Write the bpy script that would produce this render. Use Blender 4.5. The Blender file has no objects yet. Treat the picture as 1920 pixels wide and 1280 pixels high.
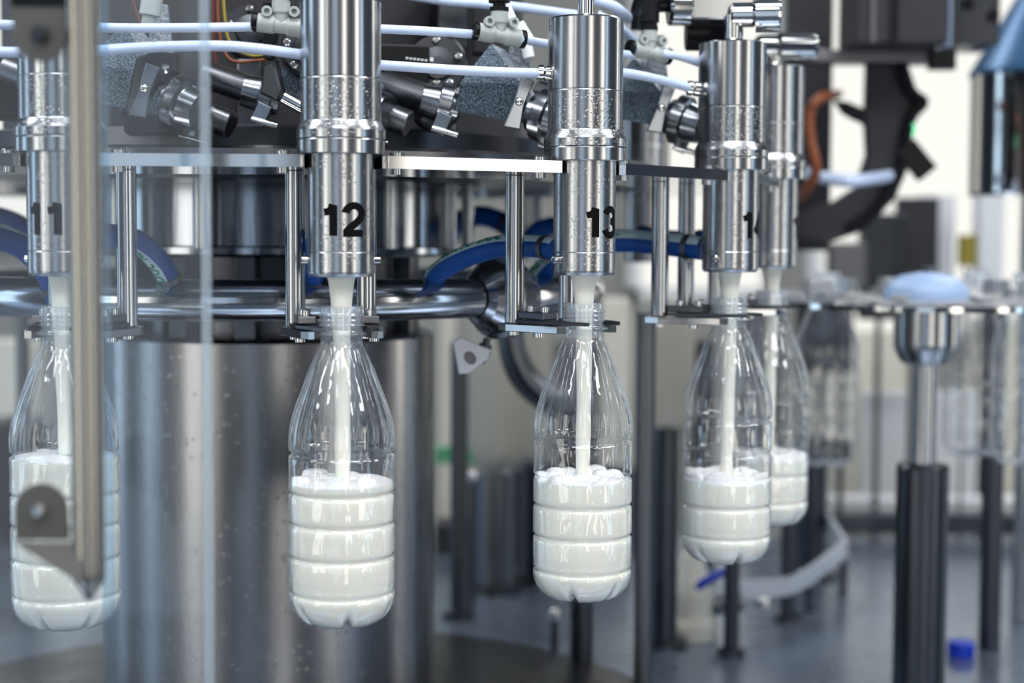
import bpy, bmesh, math, random
from mathutils import Vector, Matrix
random.seed(7)
PI = math.pi
C = bpy.context.scene.collection
SC = bpy.context.scene
R_ = math.radians

# ------------------------------------------------------------------ camera
H = 1.5                       # camera height; the machine deck lies 0.55 m below it
F_PX = 3001.3
PITCH = R_(3.646); ROLL = R_(0.253)
cam_d = bpy.data.cameras.new('camera'); cam = bpy.data.objects.new('camera', cam_d); C.objects.link(cam)
cam_d.sensor_width = 36; cam_d.lens = 36 * F_PX / 1920
cam.matrix_world = Matrix.Translation((0, 0, H)) @ Matrix.Rotation(PI / 2 - PITCH, 4, 'X') @ Matrix.Rotation(ROLL, 4, 'Z')
cam_d.clip_start = 0.05
cam_d.dof.use_dof = True; cam_d.dof.focus_distance = 1.265; cam_d.dof.aperture_fstop = 3.3
cam_d.dof.aperture_blades = 0
SC.camera = cam
CM = cam.matrix_world.copy()

def W(px, py, Y):
    """world point seen at photo pixel px, py on the vertical plane y = Y"""
    d = CM.to_3x3() @ Vector(((px - 960) / F_PX, -(py - 640) / F_PX, -1))
    return Vector((0, 0, H)) + d * (Y / d.y)
def WX(px, Y): return W(px, 500, Y).x
def WZ(py, Y, px=960): return W(px, py, Y).z

# ------------------------------------------------------------------ world, exposure
w = bpy.data.worlds.new('world'); SC.world = w; w.use_nodes = True
bg = w.node_tree.nodes['Background']; bg.inputs[0].default_value = (0.62, 0.72, 0.9, 1); bg.inputs[1].default_value = 0.2
SC.view_settings.view_transform = 'Standard'; SC.view_settings.look = 'None'
SC.view_settings.gamma = 1; SC.view_settings.use_curve_mapping = False
SC.view_settings.exposure = 0.08

# ------------------------------------------------------------------ materials
def nodes(m): return m.node_tree.nodes, m.node_tree.links
def mat(name, col, metal=0.0, rough=0.5, noise=0.0, nscale=20, bump=0.0, bscale=60, stretch=(1, 1, 1), **kw):
    m = bpy.data.materials.new(name); m.use_nodes = True
    n, l = nodes(m); p = n['Principled BSDF']
    p.inputs['Base Color'].default_value = (*col, 1); p.inputs['Metallic'].default_value = metal
    p.inputs['Roughness'].default_value = rough
    for k, v in kw.items(): p.inputs[k.replace('_', ' ')].default_value = v
    tc = n.new('ShaderNodeTexCoord'); mp = n.new('ShaderNodeMapping'); mp.inputs['Scale'].default_value = stretch
    l.new(tc.outputs['Object'], mp.inputs[0])
    if noise > 0:
        t = n.new('ShaderNodeTexNoise'); t.inputs['Scale'].default_value = nscale; t.inputs['Detail'].default_value = 4
        l.new(mp.outputs[0], t.inputs[0])
        r = n.new('ShaderNodeMapRange'); r.inputs['To Min'].default_value = max(0.01, rough - noise); r.inputs['To Max'].default_value = min(1, rough + noise)
        l.new(t.outputs[0], r.inputs[0]); l.new(r.outputs[0], p.inputs['Roughness'])
    if bump > 0:
        t = n.new('ShaderNodeTexNoise'); t.inputs['Scale'].default_value = bscale; t.inputs['Detail'].default_value = 3
        l.new(mp.outputs[0], t.inputs[0])
        b = n.new('ShaderNodeBump'); b.inputs['Strength'].default_value = bump; b.inputs['Distance'].default_value = 0.001
        l.new(t.outputs[0], b.inputs['Height']); l.new(b.outputs[0], p.inputs['Normal'])
    return m
def wet(m, scale=330, strength=0.5, lo=0.12, hi=0.34):
    """condensation droplets as a bump"""
    n, l = nodes(m); p = n['Principled BSDF']
    tc = n.new('ShaderNodeTexCoord')
    v = n.new('ShaderNodeTexVoronoi'); v.inputs['Scale'].default_value = scale; l.new(tc.outputs['Object'], v.inputs['Vector'])
    r = n.new('ShaderNodeMapRange'); r.interpolation_type = 'SMOOTHSTEP'
    r.inputs['From Min'].default_value = lo; r.inputs['From Max'].default_value = hi
    r.inputs['To Min'].default_value = 1; r.inputs['To Max'].default_value = 0
    l.new(v.outputs['Distance'], r.inputs[0])
    t = n.new('ShaderNodeTexNoise'); t.inputs['Scale'].default_value = 60; l.new(tc.outputs['Object'], t.inputs[0])
    r2 = n.new('ShaderNodeMapRange'); r2.inputs['From Min'].default_value = .42; r2.inputs['From Max'].default_value = .58
    l.new(t.outputs[0], r2.inputs[0])
    mm = n.new('ShaderNodeMath'); mm.operation = 'MULTIPLY'; l.new(r.outputs[0], mm.inputs[0]); l.new(r2.outputs[0], mm.inputs[1])
    b = n.new('ShaderNodeBump'); b.inputs['Strength'].default_value = strength; b.inputs['Distance'].default_value = 0.0012
    l.new(mm.outputs[0], b.inputs['Height']); l.new(b.outputs[0], p.inputs['Normal'])
    return m
STEEL = (0.43, 0.44, 0.452)
M = {}
M['steel'] = mat('stainless_satin', STEEL, 1, 0.2, noise=0.05, nscale=40, stretch=(1, 1, .15))
M['polished'] = mat('stainless_polished', (0.60, 0.60, 0.59), 1, 0.09, noise=0.03)
M['wet'] = wet(mat('stainless_wet', STEEL, 1, 0.22), 420, 0.3)
M['tube'] = wet(mat('stainless_nozzle', STEEL, 1, 0.24), 420, 0.16)
M['drum'] = wet(mat('stainless_drum', (0.29, 0.29, 0.295), 1, 0.26, noise=.08, nscale=9, stretch=(6, 6, .4)), 130, 0.25, .1, .25)
M['drum_up'] = mat('stainless_drum_upper', (0.30, 0.32, 0.35), 1, 0.14, noise=.05, nscale=12, bump=.25, bscale=30, stretch=(3, 3, .2))
M['pipe'] = mat('stainless_pipe', (0.5, 0.51, 0.53), 1, 0.13, noise=.06, nscale=30, bump=.3, bscale=14)
M['dsteel'] = mat('dark_steel', (0.085, 0.09, 0.103), 1, 0.3, noise=.1, nscale=18)
M['msteel'] = mat('mid_steel', (0.16, 0.165, 0.18), 1, 0.32, noise=.1, nscale=18)
M['graypaint'] = mat('grey_brown_paint', (0.036, 0.036, 0.041), 0.0, 0.5, noise=.1, Specular_IOR_Level=.25)
M['stardisc'] = mat('bright_stainless', (0.50, 0.52, 0.55), 0.8, 0.3)
M['rail'] = mat('brushed_rail', (0.55, 0.58, 0.63), 0.2, 0.35)
M['postm'] = mat('post_steel', (0.33, 0.32, 0.29), 1, 0.24)
M['clampm'] = mat('clamp_steel', (0.28, 0.3, 0.33), 1, 0.22)
M['taupe'] = mat('grey_coated_plate', (0.10, 0.10, 0.095), 0.3, 0.5)
M['black'] = mat('black_plastic', (0.003, 0.004, 0.006), 0, 0.35, Specular_IOR_Level=.25)
M['rubber'] = mat('black_rubber', (0.004, 0.005, 0.007), 0, 0.6, Specular_IOR_Level=.2)
M['ink'] = mat('black_print', (0.002, 0.002, 0.003), 0, 0.6, Specular_IOR_Level=.1)
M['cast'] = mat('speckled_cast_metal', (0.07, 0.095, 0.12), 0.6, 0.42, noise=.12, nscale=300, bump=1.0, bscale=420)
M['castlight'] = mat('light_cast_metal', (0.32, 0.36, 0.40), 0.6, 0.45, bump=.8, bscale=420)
M['fit'] = mat('pale_grey_plastic', (0.42, 0.46, 0.45), 0, 0.35, bump=.1)
M['whitetube'] = mat('translucent_white_tube', (0.60, 0.72, 0.95), 0, 0.3)
M['blue'] = mat('blue_hose', (0.0, 0.075, 0.36), 0, 0.45, bump=.1)
M['band'] = mat('pale_hose_stripe', (0.60, 0.78, 0.84), 0, 0.45)
M['green'] = mat('green_print', (0.0, 0.26, 0.17), 0, 0.5)
M['brightblue'] = mat('blue_cap_plastic', (0.0, 0.035, 0.5), 0, 0.35)
M['capteal'] = mat('pale_blue_plastic', (0.33, 0.46, 0.68), 0, 0.4)
M['orange'] = mat('orange_tube', (0.22, 0.06, 0.02), 0, 0.4)
M['yellow'] = mat('yellow_plastic', (0.30, 0.24, 0.03), 0, 0.4)
M['red'] = mat('red_cable', (0.12, 0.02, 0.015), 0, 0.4)
M['cream'] = mat('cream_plastic', (0.74, 0.72, 0.62), 0, 0.5)
M['beige'] = mat('beige_coating', (0.42, 0.41, 0.35), 0, 0.5)
M['white'] = mat('white_plastic', (0.8, 0.82, 0.84), 0, 0.4)
M['greenp'] = mat('green_plastic', (0.12, 0.42, 0.22), 0, 0.5)
M['milk'] = mat('milk', (0.96, 0.945, 0.84), 0, 0.3, Subsurface_Weight=.25, Subsurface_Scale=.012)
M['foam'] = mat('milk_foam', (0.93, 0.94, 0.95), 0, 0.25, bump=.6, bscale=260, Subsurface_Weight=.2, Subsurface_Scale=.006)
M['deck'] = mat('deck_steel', (0.26, 0.32, 0.41), 0.8, 0.27, noise=.12, nscale=6, bump=.25, bscale=8)
M['wall'] = mat('grey_wall', (0.022, 0.036, 0.062), 0, 0.7, noise=.1)
M['walllight'] = mat('light_wall', (0.34, 0.34, 0.31), 0, 0.7, noise=.1)
M['ceil'] = mat('ceiling_paint', (0.35, 0.38, 0.42), 0, 0.8)
M['floor'] = mat('floor_resin', (0.07, 0.09, 0.125), 0, 0.35, noise=.15)

def speckle(m, c0, c1, sc=380):
    n, l = nodes(m); p = n['Principled BSDF']; tc = n.new('ShaderNodeTexCoord'); t = n.new('ShaderNodeTexNoise'); t.inputs['Scale'].default_value = sc; t.inputs['Detail'].default_value = 2
    l.new(tc.outputs['Object'], t.inputs[0]); r = n.new('ShaderNodeValToRGB'); r.color_ramp.elements[0].position = .42; r.color_ramp.elements[1].position = .62
    r.color_ramp.elements[0].color = (*c0, 1); r.color_ramp.elements[1].color = (*c1, 1)
    l.new(t.outputs[0], r.inputs[0]); l.new(r.outputs[0], p.inputs['Base Color'])
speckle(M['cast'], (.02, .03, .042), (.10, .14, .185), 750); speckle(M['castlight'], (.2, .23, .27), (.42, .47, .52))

def emis(name, col, s):
    m = bpy.data.materials.new(name); m.use_nodes = True; n, l = nodes(m)
    n.remove(n['Principled BSDF']); e = n.new('ShaderNodeEmission')
    e.inputs[0].default_value = (*col, 1); e.inputs[1].default_value = s
    l.new(e.outputs[0], n['Material Output'].inputs[0]); return m
M['daywarm'] = emis('daylight_warm', (1.0, 0.95, 0.87), 3.5)
M['daycool'] = emis('daylight_cool', (0.6, 0.8, 1.0), 2.4)
M['daysoft'] = emis('daylight_soft', (0.68, 0.82, 1.0), 1.0)
M['dayfar'] = emis('daylight_far', (1.0, 0.985, 0.93), 0.95)
M['lamp'] = emis('ceiling_lamp_light', (0.97, 0.98, 1.0), 17.5)
M['led'] = emis('green_led', (0.1, 1.0, 0.45), 2.0)

def clear(name, tint=(1, 1, 1), ior=1.5, rough=0.02, base=0.03, gain=1.0, haze=0.0, bump=0, bscale=40, edge=0.0):
    """thin clear plastic: straight-through light plus fresnel reflection"""
    m = bpy.data.materials.new(name); m.use_nodes = True; n, l = nodes(m); n.remove(n['Principled BSDF'])
    tr = n.new('ShaderNodeBsdfTransparent'); tr.inputs[0].default_value = (*tint, 1)
    gl = n.new('ShaderNodeBsdfGlossy'); gl.inputs['Roughness'].default_value = rough
    fr = n.new('ShaderNodeFresnel')
    ge = n.new('ShaderNodeNewGeometry'); mr = n.new('ShaderNodeMapRange')   # a thin film reflects the same from both sides
    mr.inputs['To Min'].default_value = ior; mr.inputs['To Max'].default_value = 1 / ior
    l.new(ge.outputs['Backfacing'], mr.inputs[0]); l.new(mr.outputs[0], fr.inputs[0])
    ma = n.new('ShaderNodeMath'); ma.operation = 'MULTIPLY_ADD'; ma.use_clamp = True
    ma.inputs[1].default_value = gain; ma.inputs[2].default_value = base
    l.new(fr.outputs[0], ma.inputs[0])
    mx = n.new('ShaderNodeMixShader'); l.new(ma.outputs[0], mx.inputs[0]); l.new(tr.outputs[0], mx.inputs[1]); l.new(gl.outputs[0], mx.inputs[2])
    out = mx
    if haze > 0:
        df = n.new('ShaderNodeBsdfDiffuse'); df.inputs[0].default_value = (.8, .88, .95, 1)
        m2 = n.new('ShaderNodeMixShader')
        lw = n.new('ShaderNodeLayerWeight'); lw.inputs[0].default_value = .5
        pw = n.new('ShaderNodeMath'); pw.operation = 'POWER'; pw.inputs[1].default_value = 5; l.new(lw.outputs['Facing'], pw.inputs[0])
        hz = n.new('ShaderNodeMath'); hz.operation = 'MULTIPLY_ADD'; hz.inputs[1].default_value = edge; hz.inputs[2].default_value = haze
        l.new(pw.outputs[0], hz.inputs[0]); l.new(hz.outputs[0], m2.inputs[0])
        l.new(mx.outputs[0], m2.inputs[1]); l.new(df.outputs[0], m2.inputs[2]); out = m2
    if bump > 0:
        tc = n.new('ShaderNodeTexCoord'); t = n.new('ShaderNodeTexNoise'); t.inputs['Scale'].default_value = bscale
        mp = n.new('ShaderNodeMapping'); mp.inputs['Scale'].default_value = (1, 1, .35)
        l.new(tc.outputs['Object'], mp.inputs[0]); l.new(mp.outputs[0], t.inputs[0])
        b = n.new('ShaderNodeBump'); b.inputs['Strength'].default_value = bump; b.inputs['Distance'].default_value = .002
        l.new(t.outputs[0], b.inputs['Height']); l.new(b.outputs[0], gl.inputs['Normal']); l.new(b.outputs[0], fr.inputs['Normal'])
    l.new(out.outputs[0], n['Material Output'].inputs[0]); return m
M['pet'] = clear('clear_bottle_plastic', (.975, .98, .985), 1.5, .03, .02, 1.9, haze=.018, bump=.9, bscale=70, edge=.45)
M['petneck'] = clear('clear_neck_plastic', (.95, .965, .98), 1.55, .05, .05, 1.3, haze=.12)
M['pane'] = clear('clear_guard_sheet', (.965, .98, .99), 1.45, .03, .0, .6, haze=.03)
M['paneedge'] = clear('frosted_sheet_edge', (.8, .88, .93), 1.45, .2, .05, 1, haze=.2)

# ------------------------------------------------------------------ mesh helpers
def frame(d):
    d = Vector(d).normalized(); a = Vector((0, 0, 1)) if abs(d.z) < .95 else Vector((1, 0, 0))
    u = a.cross(d).normalized(); return u, d.cross(u).normalized()
class MB:
    def __init__(s): s.v = []; s.f = []; s.sm = []
    def add(s, vs, fs, smooth=True):
        b = len(s.v); s.v += [tuple(x) for x in vs]; s.f += [tuple(b + i for i in f) for f in fs]; s.sm += [smooth] * len(fs); return s
    def box(s, c, d, rz=0, ch=0.0, M3=None):
        c = Vector(c); hx, hy, hz = d[0] / 2, d[1] / 2, d[2] / 2
        bm = bmesh.new(); bmesh.ops.create_cube(bm, size=1)
        bmesh.ops.scale(bm, vec=d, verts=bm.verts)
        ch = ch or min(d) * .06
        bmesh.ops.bevel(bm, geom=bm.edges[:], offset=min(ch, min(d) * .45), segments=2, affect='EDGES', profile=.5)
        T = (M3 if M3 is not None else Matrix.Rotation(rz, 3, 'Z'))
        vs = [c + T @ v.co for v in bm.verts]; fs = [[v.index for v in f.verts] for f in bm.faces]; bm.free()
        return s.add(vs, fs, False)
    def lathe(s, prof, c=(0, 0, 0), axis=(0, 0, 1), n=48, sharp=True, cap=True):
        """prof: list of (r, h) along axis; hard corners by duplicated rings"""
        c = Vector(c); a = Vector(axis).normalized(); u, v = frame(a)
        if abs(a.z) > .999: u, v = Vector((1, 0, 0)), Vector((0, 1, 0)) * (1 if a.z > 0 else -1)
        rings = []
        P = list(prof)
        def ring(r, h): return [c + a * h + (u * math.cos(2 * PI * k / n) + v * math.sin(2 * PI * k / n)) * r for k in range(n)]
        if sharp:
            for i in range(len(P) - 1):
                vs = ring(*P[i]) + ring(*P[i + 1])
                s.add(vs, [(k, (k + 1) % n, n + (k + 1) % n, n + k) for k in range(n)])
        else:
            vs = []
            for p in P: vs += ring(*p)
            s.add(vs, [(i * n + k, i * n + (k + 1) % n, (i + 1) * n + (k + 1) % n, (i + 1) * n + k) for i in range(len(P) - 1) for k in range(n)])
        if cap:
            if P[0][0] > 1e-5: s.add(ring(*P[0]), [tuple(reversed(range(n)))], False)
            if P[-1][0] > 1e-5: s.add(ring(*P[-1]), [tuple(range(n))], False)
        return s
    def cyl(s, a, b, r, n=24, ch=None, r2=None):
        a = Vector(a); b = Vector(b); L = (b - a).length; r2 = r if r2 is None else r2
        ch = min(r, r2) * .08 if ch is None else ch
        return s.lathe([(r - ch, 0), (r, ch), (r2, L - ch), (r2 - ch, L)], a, b - a, n)
    def tube(s, pts, r, n=16, cap=True, radii=None):
        pts = [Vector(p) for p in pts]; N = len(pts)
        tg = [(pts[min(i + 1, N - 1)] - pts[max(i - 1, 0)]).normalized() for i in range(N)]
        u, v = frame(tg[0]); vs = []
        for i in range(N):
            u = (u - tg[i] * u.dot(tg[i])).normalized(); v = tg[i].cross(u)
            rr = radii[i] if radii else r
            vs += [pts[i] + (u * math.cos(2 * PI * k / n) + v * math.sin(2 * PI * k / n)) * rr for k in range(n)]
        s.add(vs, [(i * n + k, i * n + (k + 1) % n, (i + 1) * n + (k + 1) % n, (i + 1) * n + k) for i in range(N - 1) for k in range(n)])
        if cap:
            s.add(vs[:n], [tuple(reversed(range(n)))], False); s.add(vs[-n:], [tuple(range(n))], False)
        return s
    def prism(s, poly, o, ux, uy, t, bev=0.0):
        """polygon poly (2-D) in the frame ux, uy from o, thickness t along ux x uy (centred)"""
        o = Vector(o); ux = Vector(ux).normalized(); uy = Vector(uy).normalized(); nz = ux.cross(uy).normalized()
        bm = bmesh.new()
        vs = [bm.verts.new((p[0], p[1], -t / 2)) for p in poly]
        f = bm.faces.new(vs); ex = bmesh.ops.extrude_face_region(bm, geom=[f])
        for e in ex['geom']:
            if isinstance(e, bmesh.types.BMVert): e.co.z += t
        bmesh.ops.recalc_face_normals(bm, faces=bm.faces)
        if bev > 0:
            ed = [e for e in bm.edges if abs(e.verts[0].co.z - e.verts[1].co.z) < 1e-9]
            bmesh.ops.bevel(bm, geom=ed, offset=bev, segments=1, affect='EDGES')
        bm.verts.ensure_lookup_table(); bm.verts.index_update()
        vv = [o + ux * v.co.x + uy * v.co.y + nz * v.co.z for v in bm.verts]
        ff = [[v.index for v in f.verts] for f in bm.faces]; bm.free()
        return s.add(vv, ff, False)
    def sphere(s, c, r, sc=(1, 1, 1), n=20):
        prof = [(r * math.sin(PI * i / 10), -r * math.cos(PI * i / 10)) for i in range(11)]
        b = len(s.v); s.lathe([(max(p[0], 1e-6), p[1]) for p in prof], (0, 0, 0), n=n, sharp=False, cap=False)
        for i in range(b, len(s.v)):
            x, y, z = s.v[i]; s.v[i] = (c[0] + x * sc[0], c[1] + y * sc[1], c[2] + z * sc[2])
        return s
    def build(s, name, m, parent=None, off=(0, 0, 0)):
        me = bpy.data.meshes.new(name)
        me.from_pydata([(x[0] - off[0], x[1] - off[1], x[2] - off[2]) for x in s.v], [], s.f)
        me.polygons.foreach_set('use_smooth', s.sm); me.materials.append(M[m] if isinstance(m, str) else m)
        me.update()
        o = bpy.data.objects.new(name, me); C.objects.link(o)
        if parent: o.parent = parent
        return o
def tag(o, label, cat, group=None, kind=None):
    if label: o['label'] = label
    if cat: o['category'] = cat
    if group: o['group'] = group
    if kind: o['kind'] = kind
    return o
def thing(name, label, cat, loc=(0, 0, 0), rz=0, group=None):
    o = bpy.data.objects.new(name, None); C.objects.link(o); o.location = loc; o.rotation_euler = (0, 0, rz)
    o.empty_display_size = .02
    return tag(o, label, cat, group)
def struct(name, mb, m):
    o = mb.build(name, m); o['kind'] = 'structure'; return o
def bez(p0, p1, p2, p3, n=24):
    p0, p1, p2, p3 = map(Vector, (p0, p1, p2, p3)); out = []
    for i in range(n + 1):
        t = i / n; out.append(p0 * (1 - t) ** 3 + p1 * 3 * t * (1 - t) ** 2 + p2 * 3 * t * t * (1 - t) + p3 * t ** 3)
    return out
def spline(ps, n=10):
    ps = [Vector(p) for p in ps]; P = [ps[0] * 2 - ps[1]] + ps + [ps[-1] * 2 - ps[-2]]; out = []
    for i in range(1, len(P) - 2):
        for k in range(n):
            t = k / n
            out.append(.5 * ((2 * P[i]) + (P[i + 1] - P[i - 1]) * t + (2 * P[i - 1] - 5 * P[i] + 4 * P[i + 1] - P[i + 2]) * t * t + (3 * P[i] - P[i - 1] - 3 * P[i + 1] + P[i + 2]) * t ** 3))
    out.append(ps[-1]); return out

# strokes for digits and letters: each glyph is a list of polylines in a 0..1 high box
def arc(cx, cy, rx, ry, a0, a1, n=16):
    return [(cx + rx * math.cos(R_(a0 + (a1 - a0) * i / n)), cy + ry * math.sin(R_(a0 + (a1 - a0) * i / n))) for i in range(n + 1)]
GL = {
 '1': ([[(.36, .0), (.36, .93)], [(.09, .72), (.22, .745), (.31, .82), (.345, .96)]], .5),
 '2': ([arc(.33, .68, .24, .245, 175, -40) + [(.44, .44), (.33, .345), (.22, .255), (.14, .165), (.115, .09)], [(.02, .085), (.60, .085)]], .62),
 '3': ([arc(.31, .71, .22, .215, 165, -85) , arc(.31, .30, .25, .235, 88, -168)], .62),
 '4': ([[(.44, 0), (.44, .98)], [(.40, .93), (.06, .30), (.06, .24)], [(.02, .26), (.62, .26)]], .64),
 '5': ([[(.54, .91), (.16, .91), (.11, .50)], arc(.31, .33, .24, .26, 140, -165)], .62),
 'A': ([[(.0, 0), (.28, 1)], [(.28, 1), (.56, 0)], [(.1, .33), (.46, .33)]], .6),
 'L': ([[(.08, 1), (.08, 0)], [(.0, .07), (.5, .07)]], .52),
 'I': ([[(.1, 0), (.1, 1)]], .22),
 'M': ([[(.08, 0), (.08, 1)], [(.08, 1), (.36, .2)], [(.36, .2), (.64, 1)], [(.64, 1), (.64, 0)]], .75),
 'E': ([[(.08, 0), (.08, 1)], [(.0, .93), (.5, .93)], [(.08, .5), (.45, .5)], [(.0, .07), (.5, .07)]], .55),
 'N': ([[(.08, 0), (.08, 1)], [(.08, 1), (.55, 0)], [(.55, 0), (.55, 1)]], .65),
 'T': ([[(.3, 0), (.3, 1)], [(0, .93), (.6, .93)]], .62),
 'O': ([arc(.34, .5, .27, .43, 0, 360, 24)], .7),
 'D': ([[(.08, 0), (.08, 1)], [(.0, .93), (.2, .93)] + arc(.2, .5, .35, .43, 90, -90) + [(.0, .07)]], .66),
 'C': ([arc(.36, .5, .28, .43, 45, 315, 20)], .66),
 ' ': ([], .4)}
def glyph_quads(text, wd, track=.08):
    """text as short flat quads (2-D), stroke width wd, height 1; returns quads and total width"""
    quads = []; x0 = 0
    for c in text:
        strokes, adv = GL[c]
        for st in strokes:
            pts = [Vector((p[0] + x0, p[1])) for p in st]
            fine = [pts[0]]
            for a, b in zip(pts, pts[1:]):
                k = max(1, int((b - a).length / .12))
                fine += [a.lerp(b, (i + 1) / k) for i in range(k)]
            N = len(fine); L = []; Rr = []
            for i in range(N):
                t = (fine[min(i + 1, N - 1)] - fine[max(i - 1, 0)]).normalized(); nn = Vector((-t.y, t.x)) * wd / 2
                L.append(fine[i] + nn); Rr.append(fine[i] - nn)
            for i in range(N - 1): quads.append((L[i], L[i + 1], Rr[i + 1], Rr[i]))
        x0 += adv + track
    return quads, x0 - track
def wrap_number(mb, text, hgt, rad, az, zc, wd=.19):
    q, tw = glyph_quads(text, wd, .11)
    q = [tuple(Vector((p.x * 1.12, p.y)) for p in qd) for qd in q]; tw *= 1.12
    for L0, L1, R1, R0 in q:
        vs = []
        for j in range(6):
            for p in (L0.lerp(R0, j / 5), L1.lerp(R1, j / 5)):
                a = az + (p.x - tw / 2) * hgt / rad
                vs.append((rad * math.cos(a), rad * math.sin(a), zc + (p.y - .5) * hgt))
        mb.add(vs, [(2 * j, 2 * j + 1, 2 * j + 3, 2 * j + 2) for j in range(5)], False)
    return mb

# ------------------------------------------------------------------ room
RX0, RX1, RY0, RY1, RZ1 = -3.6, 4.2, -3.2, 6.0, 3.6
struct('floor', MB().box(((RX0 + RX1) / 2, (RY0 + RY1) / 2, -.05), (RX1 - RX0, RY1 - RY0, .1), ch=.001), 'floor')
struct('ceiling', MB().box(((RX0 + RX1) / 2, (RY0 + RY1) / 2, RZ1 + .05), (RX1 - RX0, RY1 - RY0, .1), ch=.001), 'ceil')
struct('wall_left', MB().box((RX0 - .05, (RY0 + RY1) / 2, RZ1 / 2), (.1, RY1 - RY0, RZ1), ch=.001), 'wall')
struct('wall_right', MB().box((RX1 + .05, (RY0 + RY1) / 2, RZ1 / 2), (.1, RY1 - RY0, RZ1), ch=.001), 'wall')
struct('wall_front', MB().box(((RX0 + RX1) / 2, RY0 - .05, RZ1 / 2), (RX1 - RX0, .1, RZ1), ch=.001), 'wall')
struct('wall_back', MB().box(((RX0 + RX1) / 2, RY1 + .05, RZ1 / 2), (RX1 - RX0, .1, RZ1), ch=.001), 'walllight')
wn = [0]
def window(axis, pos, a0, a1, z0, z1, m, inward):
    """window on the plane axis = pos spanning a0..a1; frame + glowing daylight pane"""
    wn[0] += 1
    mb = MB(); t = .05; d = .04 * inward
    def P(a, z, o=0): return (pos + o, a, z) if axis == 'x' else (a, pos + o, z)
    def D(la, lz, th): return (th, la, lz) if axis == 'x' else (la, th, lz)
    ac, zc = (a0 + a1) / 2, (z0 + z1) / 2
    mb.box(P(a0, zc, d), D(t, z1 - z0 + t, .07)); mb.box(P(a1, zc, d), D(t, z1 - z0 + t, .07))
    mb.box(P(ac, z0, d), D(a1 - a0 + t, t, .07)); mb.box(P(ac, z1, d), D(a1 - a0 + t, t, .07))
    if z1 - z0 > 1.5: mb.box(P(ac, z0 + (z1 - z0) * .62, d), D(a1 - a0, t * .8, .05))
    o = struct('window_%d' % wn[0], mb, 'white' if m == 'dayfar' else 'graypaint')
    pm = MB().box(P(ac, zc, .02 * inward), D(a1 - a0, z1 - z0, .01), ch=.001)
    pm.build('window_pane', m, o)
for a0, a1, z0, mm in ((-3.3, -2.75, .25, 'daywarm'), (-1.5, -.25, .25, 'daysoft'), (.75, 1.55, .25, 'daywarm')):
    window('y', RY0, a0, a1, z0, 3.1, mm, 1)
for a0, a1, mm in ((-2.7, -1.2, 'daywarm'), (.6, 1.3, 'daycool'), (2.6, 3.4, 'daycool')): window('x', RX0, a0, a1, .25, 3.0, mm, 1)
for a0, a1, mm in ((-2.7, -1.5, 'daywarm'), (-.9, -.3, 'daycool'), (2.7, 3.3, 'daywarm'), (3.9, 4.4, 'daycool')): window('x', RX1, a0, a1, .25, 3.0, mm, -1)
window('y', RY1, 1.12, 1.92, 1.15, 2.6, 'dayfar', -1)
window('y', RY1, 2.2, 2.9, 1.15, 2.6, 'dayfar', -1)
window('y', RY1, .45, .95, 1.3, 2.6, 'dayfar', -1)
window('y', RY1, -2.6, -1.6, 1.5, 2.6, 'dayfar', -1)
for k, (x, y) in enumerate(((-2.2, -.9), (0, -.9), (2.2, -.9), (-2.2, 1.0), (0.2, .6), (2.2, 1.0), (-1.2, 3.4), (1.6, 3.4))):
    t = thing('ceiling_lamp', 'long flat ceiling lamp, %s one in the row %s' % ('left' if x < -1.3 or (y > 3 and x < 0) else 'right' if x > 1.3 else 'middle', 'nearest the camera' if y < 0 else 'over the machine' if y < 2 else 'at the back of the hall'), 'ceiling lamp', (x, y, RZ1 - .12), group='ceiling lamps')
    MB().box((0, 0, .06), (1.5, .5, .12)).build('housing', 'white', t)
    MB().box((0, 0, -.005), (1.44, .44, .01), ch=.001).build('diffuser', 'lamp', t)

# ------------------------------------------------------------------ carousel frame of reference
CX, CY, RH = -.2596, 1.7136, .5303
A13, TH = R_(36.761), R_(22.4)
def ang(k): return A13 + (k - 13) * TH
def pol(phi, rho, z): return Vector((CX + rho * math.sin(phi), CY - rho * math.cos(phi), H + z))
def headloc(k, z=0): return pol(ang(k), RH, z)
ZD = -.55                      # machine deck, relative to the camera
BB = -.2900                    # bottle base

# ------------------------------------------------------------------ machine deck
t = thing('machine_deck', 'large blue-grey stainless machine table under the carousel', 'machine table', (0.3, 1.9, 0))
MB().box((0, 0, H + ZD - .02), (5.4, 2.1, .04), ch=.004).build('table_top', 'deck', t)
MB().box((0, 0, .5), (5.0, 1.8, .8), ch=.004).build('cabinet', 'dsteel', t)
for x, y in ((-2.4, -.85), (2.4, -.85), (-2.4, .85), (2.4, .85)): MB().cyl((x, y, 0), (x, y, .11), .035).build('foot', 'dsteel', t)

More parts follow.
